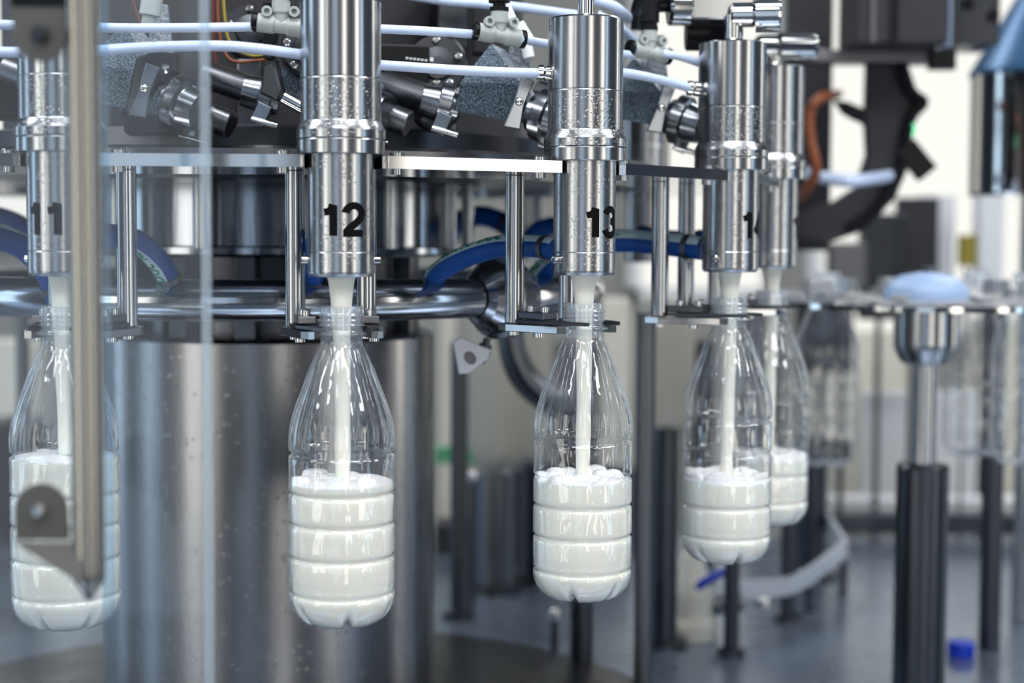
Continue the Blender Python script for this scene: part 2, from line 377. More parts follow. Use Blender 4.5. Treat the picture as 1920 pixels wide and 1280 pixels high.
# ------------------------------------------------------------------ central column and upper drum
t = thing('carousel_column', 'wide stainless central column behind bottles 11 and 12', 'column', (CX, CY, H + ZD))
z0 = 0
MB().lathe([(.19, 0), (.19, .012), (.176, .014), (.176, .448), (.170, .452)], n=96).build('lower_drum', 'drum', t)
MB().lathe([(.13, .44), (.13, .54)], n=64).build('neck', 'dsteel', t)
mb = MB()
for k in range(14):
    a = 2 * PI * k / 14; mb.box((.15 * math.sin(a), -.15 * math.cos(a), .49), (.02, .02, .09), rz=a)
mb.build('neck_bracket', 'msteel', t)
MB().lathe([(.20, .532), (.205, .535), (.205, .541), (.19, .543), (.19, .606)], n=96).build('upper_drum', 'drum_up', t)
MB().lathe([(.2, .604), (.225, .606), (.225, .618), (.1, .620)], n=96).build('flange', 'dsteel', t)
for k in range(20):
    a = R_(-60 + k * 8.5)
    if k % 3 == 0:
        MB().cyl((.212 * math.sin(a), -.212 * math.cos(a), .54), (.212 * math.sin(a), -.212 * math.cos(a), .606), .007).build('tie_rod', 'steel', t)

t = thing('carousel_housing', 'dark round carousel housing behind the white air tubes', 'machine housing', (CX, CY, H + .0625))
MB().lathe([(.30, 0.0), (.412, 0.0), (.42, .002), (.42, .010), (.412, .013), (.33, .014)], n=128).build('base_ring', 'msteel', t)
MB().lathe([(.31, .014), (.325, .018), (.325, .034), (.31, .037)], n=96).build('step_ring', 'dsteel', t)
MB().lathe([(.27, .02), (.27, .42), (.1, .44)], n=96).build('drum', 'graypaint', t)

t = thing('shade_bowl', 'unseen round bowl added above the carousel to shade the valves', 'shading bowl', (CX, CY, H + .47))  # added out of view to keep ceiling light off the valves below
MB().lathe([(.30, 0), (.40, .01), (.43, .05), (.43, .30), (.40, .34), (.1, .36)], n=96).build('bowl', 'dsteel', t)
MB().lathe([(.08, -.04), (.08, .0)], n=48).build('bowl_neck', 'dsteel', t)

# ring plate with an open notch for every valve
t = thing('carousel_ring_plate', 'polished steel ring plate carrying the numbered valves', 'ring plate', (CX, CY, H + .0523))
outer = []
for i in range(16):
    a = ang(11) + i * 2 * PI / 16
    def pt(r, tt): return ((RH + r) * math.sin(a) + tt * math.cos(a), -(RH + r) * math.cos(a) + tt * math.sin(a))
    outer += [pt(.010, -.033), pt(.006, -.029)] + [pt(-.0 - .029 * math.sin(R_(q)), -.029 * math.cos(R_(q))) for q in (0, 30, 60, 90, 120, 150, 180)] + [pt(.006, .029), pt(.010, .033)]
n = len(outer); inn = []
for (x, y) in outer:
    l_ = math.hypot(x, y); inn.append((x / l_ * .40, y / l_ * .40))
mb = MB(); vs = []
for z in (0, .0095):
    for p in outer: vs.append((p[0], p[1], z))
    for p in inn: vs.append((p[0], p[1], z))
fs = []
for k in range(n):
    k2 = (k + 1) % n
    fs += [(k, n + k, n + k2, k2), (2 * n + k, 2 * n + k2, 3 * n + k2, 3 * n + k), (k, k2, 2 * n + k2, 2 * n + k), (n + k, 3 * n + k, 3 * n + k2, n + k2)]
mb.add(vs, fs, False)
plate = mb.build('plate', 'polished', t)
bv = plate.modifiers.new('bevel', 'BEVEL'); bv.width = .0008; bv.segments = 2; bv.limit_method = 'ANGLE'
for k in range(11, 16):
    a = ang(k)
    for r, tt in ((-.056, -.028), (-.056, .028), (-.004, -.043), (-.004, .043)):
        x = (RH + r) * math.sin(a) + tt * math.cos(a); y = -(RH + r) * math.cos(a) + tt * math.sin(a)
        MB().lathe([(.0048, -.004), (.0048, .0), ], (x, y, 0), n=6).lathe([(.0055, .0095), (.0055, .0125), (.004, .0135)], (x, y, 0), n=6).build('bolt', 'steel', t)

# ------------------------------------------------------------------ filling valves
NUM = {11: -8, 12: -6, 13: -3, 14: -7, 15: 0}
VLAB = {11: 'stainless filling valve numbered 11, seen behind the guard post',
        12: 'stainless filling valve numbered 12, left of valve 13',
        13: 'stainless filling valve numbered 13, beaded with condensation, in sharp focus',
        14: 'stainless filling valve whose number is only partly visible, right of valve 13',
        15: 'rightmost, farthest stainless filling valve, blurred behind the valve right of 13'}
def valve(k):
    p = headloc(k, .0); a = ang(k)
    t = thing('filling_valve', VLAB[k], 'filling valve', (p.x, p.y, H), a - PI / 2, 'numbered filling valves on the carousel')
    n = 96
    MB().lathe([(.0300, .1690), (.0300, .1742), (.0285, .1755)], n=n).build('cap', 'steel', t)
    MB().lathe([(.0296, .1682), (.0296, .1690)], n=n, cap=False).lathe([(.0298, .1180), (.0300, .1190), (.0300, .1682)], n=n).build('barrel', 'steel', t)
    MB().lathe([(.0300, .0868), (.0300, .1172), (.0297, .1180)], n=n, cap=False).build('barrel_sleeve', 'wet', t)
    MB().lathe([(.0329, .0735), (.0331, .0740), (.0331, .0800), (.0322, .0822), (.0302, .0862), (.0300, .0868)], n=n, cap=False).build('collar', 'wet', t)
    MB().lathe([(.0320, .0620), (.0329, .0627), (.0329, .0725), (.0326, .0732)], n=n).build('collar_ring', 'steel', t)
    MB_LAST = MB().lathe([(.021, -.0282), (.0235, -.0282), (.0248, -.026), (.0250, -.0245), (.0250, -.0105), (.0247, -.0100), (.0250, -.0095), (.0250, .062)], n=n); nt_ = MB_LAST.build('nozzle_tube', 'tube', t)
    nm = str(k)
    if k < 16:
      tube_num = wrap_number(MB(), nm, .0240, .0251, R_(NUM[k]), .0140, .225).build('number', 'ink', nt_)
      tube_num['label'] = 'black number %d printed on the tube' % k
    for sgn in (-1, 1):
        az = R_(95 * sgn); d = Vector((math.cos(az), math.sin(az), 0)); c = d * .0245 + Vector((0, 0, -.0160))
        s = MB().lathe([(.0032, 0), (.0032, .0048), (.0026, .0055), (.0015, .0055), (.0015, .003)], c, d, n=20).build('socket_screw', 'polished', t)
    # rod and fitting above the cap
    if k in (13,):
        MB().lathe([(.0075, .175), (.0075, .178), (.0062, .179), (.0062, .26)], n=32).build('stem', 'polished', t)
    elif k in (14, 15):
        MB().lathe([(.009, .175), (.009, .178), (.0075, .179), (.0075, .20)], n=32).build('stem', 'polished', t)
        fb = MB(); ax = Vector((-.4, -.92, 0)) if k == 14 else Vector((.55, .84, 0))
        ax = Matrix.Rotation(-(a - PI / 2), 3, 'Z') @ Vector((-1, 0.15, 0) if k == 14 else (1, .1, 0))
        c0 = Vector((0, 0, .2 if k == 14 else .196))
        fb.lathe([(.010, -.02), (.012, -.017), (.012, .0), (.010, .002)], c0, ax, n=6)
        fb.build('fitting_nut', 'polished', t)
        MB().lathe([(.0125, .002), (.0145, .004), (.0145, .038), (.013, .042)] if k == 15 else [(.0145, -.042), (.0155, -.04), (.0155, -.02)], c0, ax, n=8).build('fitting_body', 'polished', t)
    else:
        MB().lathe([(.0075, .175), (.0075, .178), (.0062, .179), (.0062, .26)], n=32).build('stem', 'polished', t)
    return t
VLAB.update({17: 'far filling valve blurred in the gap right of valve 13', 18: 'far filling valve blurred behind the left side of valve 13',
             19: 'far filling valve blurred just right of valve 12', 20: 'far filling valve blurred left of valve 12'})
for k in list(range(11, 16)) + [17, 18, 19, 20]: valve(k)

# ------------------------------------------------------------------ neck grippers hanging on two rods
GL_ = {11: 'steel neck gripper on two rods behind the guard post, under valve 11',
       12: 'steel neck gripper on two rods holding the bottle under valve 12',
       13: 'steel neck gripper on two rods holding the sharp bottle under valve 13',
       14: 'steel neck gripper on two rods holding the bottle right of bottle 13',
       15: 'blurred neck gripper on two rods holding the rightmost bottle'}
def gripper(k):
    p = headloc(k); a = ang(k)
    t = thing('neck_gripper', GL_[k], 'bottle gripper', (p.x, p.y, H - .0750), a - PI / 2, 'bottle neck grippers')
    for s in (-1, 1):
        MB().cyl((-.056, s * .028, .0066), (-.056, s * .028, .1273), .0078, n=32, ch=.0006).build('rod', 'steel', t)
        # arm plate
        poly = [(-.070, s * .019), (-.066, s * .037), (-.052, s * .040), (.004, s * .031), (.010, s * .026), (.008, s * .0215), (-.035, s * .019)]
        if s < 0: poly = poly[::-1]
        MB().prism(poly, (0, 0, .0032), (1, 0, 0), (0, 1, 0), .0062, .0005).build('arm', 'steel', t)
        jw = [(-.045, s * .010), (-.045, s * .034), (-.018, s * .032), (.006, s * .0245), (.024, s * .018), (.026, s * .0155), (.012, s * .0175), (-.002, s * .0178), (-.016, s * .012)]
        if s < 0: jw = jw[::-1]
        MB().prism(jw, (0, 0, .0083), (1, 0, 0), (0, 1, 0), .0030, .0003).build('jaw', 'dsteel', t)
        MB().box((-.030, s * .024, .0135), (.034, .014, .0060), ch=.0008).build('jaw_clamp', 'msteel', t)
        for x in (-.020, -.038):
            MB().lathe([(.0036, .0165), (.0036, .0205), (.0030, .0212), (.0014, .0212), (.0014, .0195)], (x, s * .024, 0), n=20).build('screw', 'polished', t)
        for x in (-.056, -.022):
            MB().lathe([(.0045, -.0035), (.0045, 0)], (x, s * .0285, 0), n=6).build('bolt', 'polished', t)
for k in range(11, 16): gripper(k)

# ------------------------------------------------------------------ bottles
BP = [(0.0, 22, .004), (0.0012, 25.5, 1), (0.004, 30, 1), (.008, 34, 1), (.013, 37.6, 1), (.018, 39.4, 1), (.0215, 40.0, 1),
      (.0230, 39.6, 1), (.0242, 38.4, 0), (.0254, 39.0, 0), (.0275, 39.5, 0), (.0300, 39.5, 0), (.0315, 40.0, 0)]
def bottle_profile():
    P = [(0, 22), (.0006, 26.5), (.0025, 30.5), (.0055, 33.8), (.0095, 36.8), (.0145, 38.9), (.018, 39.6), (.0212, 40), (.0226, 39.6), (.0238, 38.3), (.0250, 38.9), (.0262, 39.6), (.0285, 39.7), (.0305, 39.5), (.0325, 39.9)]
    def groove(h): return [(h - .0034, 40), (h - .0022, 39.8), (h - .0010, 38.7), (h, 38.2), (h + .0010, 38.7), (h + .0022, 39.8), (h + .0034, 40)]
    for g in (.0515, .0765, .0995): P += groove(g)
    P += [(.112, 39.7), (.120, 39.7), (.1245, 39.9)] + [(.1268, 39.8), (.1280, 38.0), (.1290, 37.2), (.1302, 37.9), (.1318, 39.7)]
    P += [(.136, 40.1), (.143, 40.0), (.150, 39.2), (.157, 37.4), (.165, 34.8), (.173, 31.8), (.181, 28.8), (.189, 25.8), (.196, 23.0), (.202, 20.2), (.2065, 17.9), (.2095, 16.3), (.2120, 15.6), (.2170, 15.5),
          (.2178, 16.5), (.2183, 19.2), (.2190, 19.5), (.2197, 19.2), (.2203, 16.4), (.2222, 15.8), (.2235, 15.8)]
    for th in (.2252, .2288, .2324): P += [(th - .0010, 16.1), (th - .0003, 17.4), (th + .0006, 17.5), (th + .0013, 16.1)]
    P += [(.2362, 16.0), (.2388, 16.0), (.2396, 15.6), (.2396, 14.7), (.2385, 14.4), (.230, 14.2), (.222, 14.2)]
    return [(h, r / 1000) for h, r in P]
BPROF = bottle_profile()
def mod(h, r, th):
    # flutes on the shoulder
    if .131 < h < .211:
        s = min(1, (h - .131) / .014) * min(1, (.211 - h) / .022)
        x = (th * 17 / (2 * PI)) % 1.0
        r -= .0026 * s * (math.cos(2 * PI * x) ** 8 if math.cos(2 * PI * x) > 0 else 0) + .0005 * s * (.5 + .5 * math.cos(2 * PI * x))
    # foot notches
    if h < .019:
        x = abs(((th * 6 / (2 * PI)) + .5) % 1.0 - .5) * 2
        s = max(0, 1 - x / .26); s = s * s * (3 - 2 * s)
        r -= .0068 * s * (1 - h / .019)
    return r
def zmod(h, th):
    if h < .008:
        x = abs(((th * 6 / (2 * PI)) + .5) % 1.0 - .5) * 2
        s = max(0, 1 - x / .30); s = s * s * (3 - 2 * s)
        return h + .0045 * s * (1 - h / .008)
    return h
NA = 204
def refine(P):
    out = []
    for (h0, r0), (h1, r1) in zip(P, P[1:]):
        k = max(1, int(abs(h1 - h0) / .0035)); out += [(h0 + (h1 - h0) * i / k, r0 + (r1 - r0) * i / k) for i in range(k)]
    return out + [P[-1]]
BFINE = refine(BPROF)
mb = MB(); vs = []
for h, r in BFINE:
    for q in range(NA):
        th = 2 * PI * q / NA; rr = mod(h, r, th); vs.append((rr * math.cos(th), rr * math.sin(th), zmod(h, th)))
m_ = len(BFINE)
fs = [(i * NA + q, i * NA + (q + 1) % NA, (i + 1) * NA + (q + 1) % NA, (i + 1) * NA + q) for i in range(m_ - 1) for q in range(NA)]
isp = max(i for i in range(m_) if BFINE[i][0] < .2125)
fneck = [f for f in fs if min(f) >= isp * NA]; fs = [f for f in fs if min(f) < isp * NA]
nv = vs[isp * NA:]; fneck = [tuple(i - isp * NA for i in f) for f in fneck]
vs = vs[:(isp + 1) * NA]
vs.append((0, 0, .006)); fs += [(len(vs) - 1, (q + 1) % NA, q) for q in range(NA)]
mb.add(vs, fs, True)
PET_ME = []
def pet(parent):
    if not PET_ME:
        PET_ME.append(mb.build('shell', 'pet', parent).data); PET_ME.append(MB().add(nv, fneck, True).build('neck_finish', 'petneck', parent).data)
    else:
        for nm_, me_ in zip(('shell', 'neck_finish'), PET_ME):
            o = bpy.data.objects.new(nm_, me_); C.objects.link(o); o.parent = parent
def milk_body(level, foam, seed, parent):
    rnd = random.Random(seed); NQ = 102; vs = []; P = [(h, r - .0007) for h, r in BFINE if h < level - .0008]
    hr = [(h, r) for h, r in BFINE if h >= level]; P.append((level, hr[0][1] - .0007))
    for h, r in P:
        for q in range(NQ):
            th = 2 * PI * q / NQ; vs.append((mod(h, r, th) * math.cos(th), mod(h, r, th) * math.sin(th), zmod(h, th) + .0004))
    k = len(P)
    fs = [(i * NQ + q, i * NQ + (q + 1) % NQ, (i + 1) * NQ + (q + 1) % NQ, (i + 1) * NQ + q) for i in range(k - 1) for q in range(NQ)]
    vs.append((0, 0, .0065)); fs += [(len(vs) - 1, (q + 1) % NQ, q) for q in range(NQ)]
    parent = MB().add(vs, fs, True).build('milk', 'milk', parent)
    # foam head with bubbles
    R0 = P[-1][1]; NR = 40; vs = []; bub = []
    for i in range(foam['n']):
        a = rnd.uniform(0, 2 * PI); d = R0 * math.sqrt(rnd.uniform(.05, .85)); bub.append((d * math.cos(a), d * math.sin(a), rnd.uniform(*foam['r'])))
    for i in range(NR + 1):
        r = R0 * (1 - i / NR)
        for q in range(NQ):
            th = 2 * PI * q / NQ; x, y = r * math.cos(th), r * math.sin(th)
            z = level + foam['h'] * (1 - (r / R0) ** 4) * .55 * (0.8 + .2 * math.sin(3 * th + seed))
            for bx, by, br in bub:
                dd = (x - bx) ** 2 + (y - by) ** 2
                if dd < br * br: z = max(z, level + foam['h'] * .45 + math.sqrt(br * br - dd) * foam['k'])
            if r < .012: z -= .0015
            if i == 0: z = level
            vs.append((x, y, z))
    fs = [(i * NQ + q, i * NQ + (q + 1) % NQ, (i + 1) * NQ + (q + 1) % NQ, (i + 1) * NQ + q) for i in range(NR) for q in range(NQ)]
    MB().add(vs, fs, True).build('foam', 'foam', parent)
LEV = {11: .1265, 12: .1065, 13: .0960, 14: .0730, 15: .0660}
FOAM = {11: dict(h=.006, n=6, r=(.003, .006), k=.2), 12: dict(h=.010, n=10, r=(.003, .009), k=.25), 13: dict(h=.006, n=46, r=(.003, .009), k=.6),
        14: dict(h=.010, n=70, r=(.003, .010), k=.6), 15: dict(h=.010, n=50, r=(.003, .008), k=.6)}
BLAB = {11: 'leftmost milk bottle, over half full, behind the guard post and clear sheet',
        12: 'clear bottle nearly half full of milk hanging under valve 12',
        13: 'clear fluted bottle in sharp focus filling with frothy milk under valve 13',
        14: 'clear bottle one third full with frothy milk, just right of the sharp bottle',
        15: 'rightmost bottle with milk in it, half hidden behind its neighbour'}
for k in range(11, 16):
    p = headloc(k, BB)
    t = thing('milk_bottle', BLAB[k], 'bottle', p, ang(k) + .13 * k, 'bottles being filled with milk')
    pet(t); milk_body(LEV[k], FOAM[k], k, t)
    # milk stream from nozzle to surface
    zt = -.0275; ze = BB + LEV[k] + .002; L = zt - ze; rnd = random.Random(k)
    radii = []; pts = []; N = 34
    for i in range(N + 1):
        s = i / N; d = s * L
        r = .0068 - .0013 * s + (.0042) * math.exp(-d / .016) + .00022 * math.sin(s * 17 + k)
        pts.append((.0010 * math.sin(s * 3 + k) * s, 0.0, -d)); radii.append(r)
    o = MB().tube(pts, 0, n=32, radii=radii).build('milk_stream', 'milk'); o.location = headloc(k, zt)
    tag(o, {11: 'stream of milk pouring into the leftmost bottle behind the guard post', 12: 'stream of milk pouring from valve 12 into its bottle', 13: 'sharp stream of milk pouring from valve 13 into its bottle', 14: 'stream of milk pouring into the bottle right of bottle 13', 15: 'blurred stream of milk pouring into the rightmost filling bottle'}[k], 'milk stream', 'milk streams')

# ------------------------------------------------------------------ manifold ring pipe with tri-clamp
RP, rp, ZP = .34, .0180, -.0535
t = thing('manifold_ring_pipe', 'polished ring pipe circling the central column behind the valves', 'pipe', (CX, CY, H + ZP))
pts = [(RP * math.sin(a), -RP * math.cos(a), 0) for a in [2 * PI * i / 128 for i in range(129)]]
MB().tube(pts, rp, n=32, cap=False).build('ring_pipe', 'pipe', t)
def on(a, rho=RP, z=0): return Vector((rho * math.sin(a), -rho * math.cos(a), z))
ac = R_(47); tgt = Vector((math.cos(ac), math.sin(ac), 0)); c0 = on(ac)
MB().lathe([(rp, -.034), (.024, -.028), (.031, -.018), (.034, -.010), (.034, -.007)], c0, tgt, n=48, cap=False).build('reducer', 'pipe', t)
cl = MB().lathe([(.034, -.009), (.0385, -.007), (.0385, .007), (.034, .009)], c0, tgt, n=48).build('clamp_ring', 'steel', t)
MB().lathe([(.034, .007), (.034, .010), (.031, .020), (.024, .03), (rp, .036)], c0, tgt, n=48, cap=False).build('reducer', 'pipe', t)
wb = MB(); dn = Vector((-.25, -.2, -1)).normalized(); b0 = c0 + Vector((-.012, 0, -.038))
wb.cyl(b0, b0 + dn * .024, .0035, n=16); wb.cyl(b0 + dn * .006, b0 + dn * .016, .007, n=6)
wb.build('clamp_bolt', 'dsteel', t)
b1 = W(852, 628, 1.44) - Vector((CX, CY, H + ZP))
wing = MB().prism([(-.004, .010), (.004, .010), (.019, -.016), (.012, -.021), (-.010, -.021), (-.017, -.016)], b1 + Vector((.008, 0, -.012)), Vector((.8, .12, .6)), Vector((-.6, 0, .8)), .006, .001)
wn_ = wing.build('wing_nut', 'rail', t)
MB().prism([(.005 * math.cos(q * PI / 8), .0065 * math.sin(q * PI / 8)) for q in range(16)], b1 + Vector((.008, 0, -.012)) + Vector((.006, -.0002, -.0085)), Vector((.8, .12, .6)), Vector((-.6, 0, .8)), .0075, .0003).build('wing_hole', 'dsteel', wn_)

# ------------------------------------------------------------------ blue product hoses
HL = {10: 'dark blue hose curving down at the left edge of the picture', 11: 'blue hose with pale lettered stripe behind the guard post, reaching down to the ring pipe',
      12: 'blue hose mostly hidden behind the nozzle of valve 12', 13: 'sharp blue hose with green letters on a pale stripe, running into valve 13',
      14: 'blue hose with green letters between valve 13 and the valve to its right', 15: 'short piece of blue hose behind the valve right of valve 13'}
def hose(k, P, rad, band_dir, text=None, name_label=None, flip=False):
    P = [Vector(p) for p in P]; S = spline(P, 16); ln = [0]
    for a_, b_ in zip(S, S[1:]): ln.append(ln[-1] + (b_ - a_).length)
    Q = []
    for i in range(41):
        d = ln[-1] * i / 40; j = max(q for q in range(len(ln) - 1) if ln[q] <= d + 1e-9); f = (d - ln[j]) / max(1e-9, ln[j + 1] - ln[j]); Q.append(S[j].lerp(S[j + 1], f))
    P = Q; o = P[0].copy()
    t = thing('product_hose', name_label or HL[k], 'hose', o, group='blue product hoses')
    MB().tube([p - o for p in P], rad, n=28).build('hose_wall', 'blue', t)
    # pale stripe: an arc strip hugging the hose
    bd = Vector(band_dir).normalized(); mbb = MB(); rows = []; NB = 10; hw = R_(42)
    fr = []
    for i, p in enumerate(P):
        tg = (P[min(i + 1, 40)] - P[max(i - 1, 0)]).normalized(); u = (bd - tg * bd.dot(tg)).normalized(); v = tg.cross(u); fr.append((p - o, tg, u, v))
        rows += [p - o + (u * math.cos(q) + v * math.sin(q)) * (rad + .0004) for q in [-hw + 2 * hw * j / NB for j in range(NB + 1)]]
    w_ = NB + 1
    mbb.add(rows, [(i * w_ + j, i * w_ + j + 1, (i + 1) * w_ + j + 1, (i + 1) * w_ + j) for i in range(40) for j in range(NB)])
    stripe = mbb.build('stripe', 'band', t)
    if text:
        ln = [0]
        for a_, b_ in zip(P, P[1:]): ln.append(ln[-1] + (b_ - a_).length)
        q, tw = glyph_quads(text, .2); hg = .0098; s0 = ln[-1] * .10; mt = MB()
        scl = min(1.0, (ln[-1] * .8) / (tw * hg))
        for qd in q:
            vv = []
            for pnt in qd:
                x = pnt.x * hg * 1.25 * scl
                s = s0 + x if not flip else ln[-1] * .92 - x
                s = max(0, min(ln[-1] - 1e-6, s))
                i = max(j for j in range(len(ln) - 1) if ln[j] <= s); f = (s - ln[i]) / (ln[i + 1] - ln[i])
                pp = fr[i][0].lerp(fr[i + 1][0], f); u = fr[i][2].lerp(fr[i + 1][2], f).normalized(); v = fr[i][3].lerp(fr[i + 1][3], f).normalized()
                an = (pnt.y - .5) * hg / rad * (1 if flip else -1)
                vv.append(pp + (u * math.cos(an) + v * math.sin(an)) * (rad + .0008))
            mt.add(vv, [(0, 1, 2, 3)])
        tx = mt.build('lettering', 'green', stripe); tx['label'] = 'green lettering along the pale stripe'
    for i0 in (3, 37):
        p, tg, u, v = fr[i0]
        MB().lathe([(rad + .0002, -.003), (rad + .0014, -.003), (rad + .0014, .003), (rad + .0002, .003)], p, tg, n=28, cap=False).box(p + u * (rad + .002) * 0 - Vector((0, 0, rad + .002)), (.005, .008, .004)).build('hose_clamp', 'msteel', t)
    return t
def ringtop(phi, z=.012): return pol(phi, RP, ZP + z)
def vin(k, r=-.026, z=-.007, tt=0): 
    a = ang(k); p = headloc(k, z); return p + Vector((math.sin(a), -math.cos(a), 0)) * r + Vector((math.cos(a), math.sin(a), 0)) * tt
def pxs(l): return [W(x, y, Y) for x, y, Y in l]
hose(13, pxs(((799, 549, 1.435), (820, 514, 1.425), (868, 484, 1.40), (935, 463, 1.37), (1000, 462, 1.345), (1044, 467, 1.322))), .0092, (0, -.55, 1), 'ALIMENTO DOC')
hose(14, pxs(((985, 548, 1.55), (1018, 508, 1.545), (1075, 466, 1.53), (1160, 452, 1.515), (1230, 456, 1.495), (1318, 466, 1.462))), .0105, (0, -.75, 1), 'ALIMENTO DOC')
hose(12, pxs(((590, 552, 1.385), (588, 520, 1.378), (586, 480, 1.34), (596, 455, 1.28), (625, 450, 1.235))), .0092, (.3, -.5, 1))
hose(11, pxs(((326, 549, 1.375), (315, 518, 1.37), (295, 486, 1.36), (262, 455, 1.34), (222, 443, 1.315), (160, 441, 1.25))), .0095, (-.75, -1, -.75), 'DOC ALIMENTO')
hose(10, pxs(((110, 560, 1.36), (90, 512, 1.35), (50, 468, 1.33), (0, 445, 1.30), (-70, 430, 1.25))), .0105, (.3, 0, 1))
hose(0, pxs(((64, 470, 1.66), (56, 432, 1.65), (0, 405, 1.62), (-80, 400, 1.6))), .0085, (0, .8, 1), None, 'dark blue hose arching behind at the left edge')
hose(0, pxs(((838, 452, 1.82), (856, 418, 1.80), (905, 405, 1.78), (960, 425, 1.76))), .0115, (0, 1, -.2), None, 'bright blue hose arching behind, seen left of the rod of gripper 13')
hose(0, pxs(((985, 470, 1.80), (1005, 435, 1.79), (1040, 424, 1.78), (1100, 430, 1.76))), .0105, (0, 1, -.2), None, 'bright blue hose just left of valve 13, far behind')
hose(15, pxs(((1200, 440, 1.66), (1260, 448, 1.62), (1325, 450, 1.58))), .009, (0, 1, 0), None)

# ------------------------------------------------------------------ white air tubes, tee fittings
def tee(k, px, py, lab):
    phi = ang(k) - R_(4.5); Y = pol(phi, .46, 0).y; c = W(px, py, Y)
    t = thing('tee_fitting', lab, 'pipe fitting', c, phi * .55, 'tee fittings of the upper air line')
    b = MB().lathe([(.0062, -.019), (.0074, -.018), (.0074, -.006), (.0062, -.004), (.0062, .004), (.0074, .006), (.0074, .018), (.0062, .019)], (0, 0, 0), (1, 0, -.12), n=28)
    b.lathe([(.0058, 0), (.0062, .008), (.0072, .010), (.0072, .019), (.006, .020)], (0, 0, 0), (0, 0, 1), n=28)
    tb_ = b.build('tee_body', 'fit', t)
    for s in (-1, 1):
        MB().lathe([(.0076, 0), (.0076, .0035), (.0056, .0045)], (s * .0185, 0, -s * .0022), (s, 0, -.12 * s), n=28).build('release_ring', 'black', t)
        ee = MB().lathe([(.0036, -.003), (.0042, -.002), (.0042, .003), (.0022, .003), (.0022, .0)], (s * .0105, -.0055, .010), (0, -1, 0), n=20); ee.build('eyelet', 'fit', tb_)
    MB().lathe([(.0060, .019), (.0078, .0195), (.0078, .0225), (.0052, .0225), (.0052, .026), (.0088, .0265), (.0088, .05)], n=28).build('elbow_socket', 'black', t)
    return c
c12 = tee(12, 527, 48, 'pale grey tee fitting on the upper air line, just left of valve 12')
c13 = tee(13, 936, 66, 'pale grey tee fitting on the upper air line, between valves 12 and 13')
c14 = tee(14, 1217, 98, 'pale grey tee fitting on the upper air line, just right of valve 13')
tr = .0036
def airtube(pts, lab, r=tr, grp='white air tubes', m='whitetube', name='air_tube'):
    o0 = Vector(pts[0]); o = MB().tube([p - o0 for p in spline(pts, 12)], r, n=18).build(name, m); o.location = o0
    return tag(o, lab, 'tube', grp)
airtube([W(-60, 44, 1.20), W(200, 52, 1.22), W(360, 52, 1.235), W(487, 50, c12.y)], 'straight white air tube at upper left ending in the tee left of valve 12')
airtube([W(565, 45, c12.y), W(650, 52, 1.27), W(730, 55, 1.28), W(830, 60, 1.30), W(897, 65, c13.y)], 'upper white air tube leaving valve 12 and entering the tee before valve 13')
airtube([W(975, 73, c13.y), W(1030, 83, 1.35), W(1100, 92, 1.38), W(1190, 104, c14.y - .005)], 'white air tube passing behind valve 13 into the right-hand tee')
airtube([W(1243, 101, c14.y), W(1275, 106, 1.45), W(1330, 125, 1.46)], 'short white air tube from the right-hand tee to the valve right of valve 13')
airtube([W(-60, 97, 1.17), W(120, 98, 1.18), W(270, 89, 1.19), (W(395, 86, 1.19)), W(480, 91, 1.19), W(590, 106, 1.205)], 'lower white air tube bowing gently into valve 12 from the left', .0039)
airtube([W(640, 118, 1.25), W(730, 123, 1.265), W(850, 131, 1.27), W(960, 136, 1.275), W(1015, 137, 1.282)], 'lower white air tube running into the left side of valve 13', .0039)
airtube([W(1130, 134, 1.36), W(1180, 138, 1.38), W(1240, 150, 1.40), W(1290, 164, 1.425)], 'lower white air tube running into the valve right of valve 13', .0039)
airtube([W(700, -20, 1.42), W(840, 2, 1.42), W(960, 12, 1.44), (W(1080, 28, 1.46))], 'white air tube crossing the very top between valves 12 and 13', .0042)
airtube([W(1115, 0, 1.45), W(1150, 12, 1.45), W(1180, 35, 1.47)], 'short white air tube curling behind the stem of valve 13', .0048)
airtube([W(1120, 28, 1.50), W(1160, 50, 1.50), W(1195, 85, 1.52)], 'white air tube sloping down behind valve 13 on its right', .0044)
airtube([W(940, -20, 1.40), W(950, 15, 1.40), W(966, 50, 1.39), W(975, 62, 1.385)], 'white air tube leaning down to the elbow beside the middle tee', .0045)
airtube([W(1500, 322, 2.34), W(1530, 330, 2.2), W(1570, 337, 2.15), W(1610, 338, 2.15), W(1672, 330, 2.24)], 'blurred pale tube sagging across the machine frame at right', .0085)
t = thing('elbow_fitting', 'white angled push fitting behind the middle tee', 'pipe fitting', W(975, 60, 1.385))
MB().cyl((-.003, 0, .006), (.006, 0, -.008), .007, n=24).cyl((.004, 0, -.004), (.008, 0, -.022), .005, n=24).build('fitting_body', 'white', t)
for (px, py, Y, r_, lab) in ((1020, 137, 1.284, .0062, 'small steel push fitting screwed into the left side of valve 13'), (1300, 166, 1.43, .0066, 'small steel push fitting on the valve right of valve 13')):
    t = thing('push_fitting', lab, 'pipe fitting', W(px, py, Y))
    MB().lathe([(.0045, -.006), (r_, -.005), (r_, -.001), (.0052, 0), (r_, .001), (r_, .005), (.0045, .009)], (0, 0, 0), (1, .1, -.1), n=28).build('fitting_body', 'polished', t)
# white cylinder fitting behind guard pane
t = thing('push_fitting', 'white upright push fitting at upper left seen through the clear sheet', 'pipe fitting', W(283, 20, 1.28))
MB().cyl((.002, 0, .014), (-.001, 0, -.004), .0085, n=28).cyl((-.001, 0, -.004), (-.003, 0, -.014), .0055, n=28).build('fitting_body', 'fit', t)

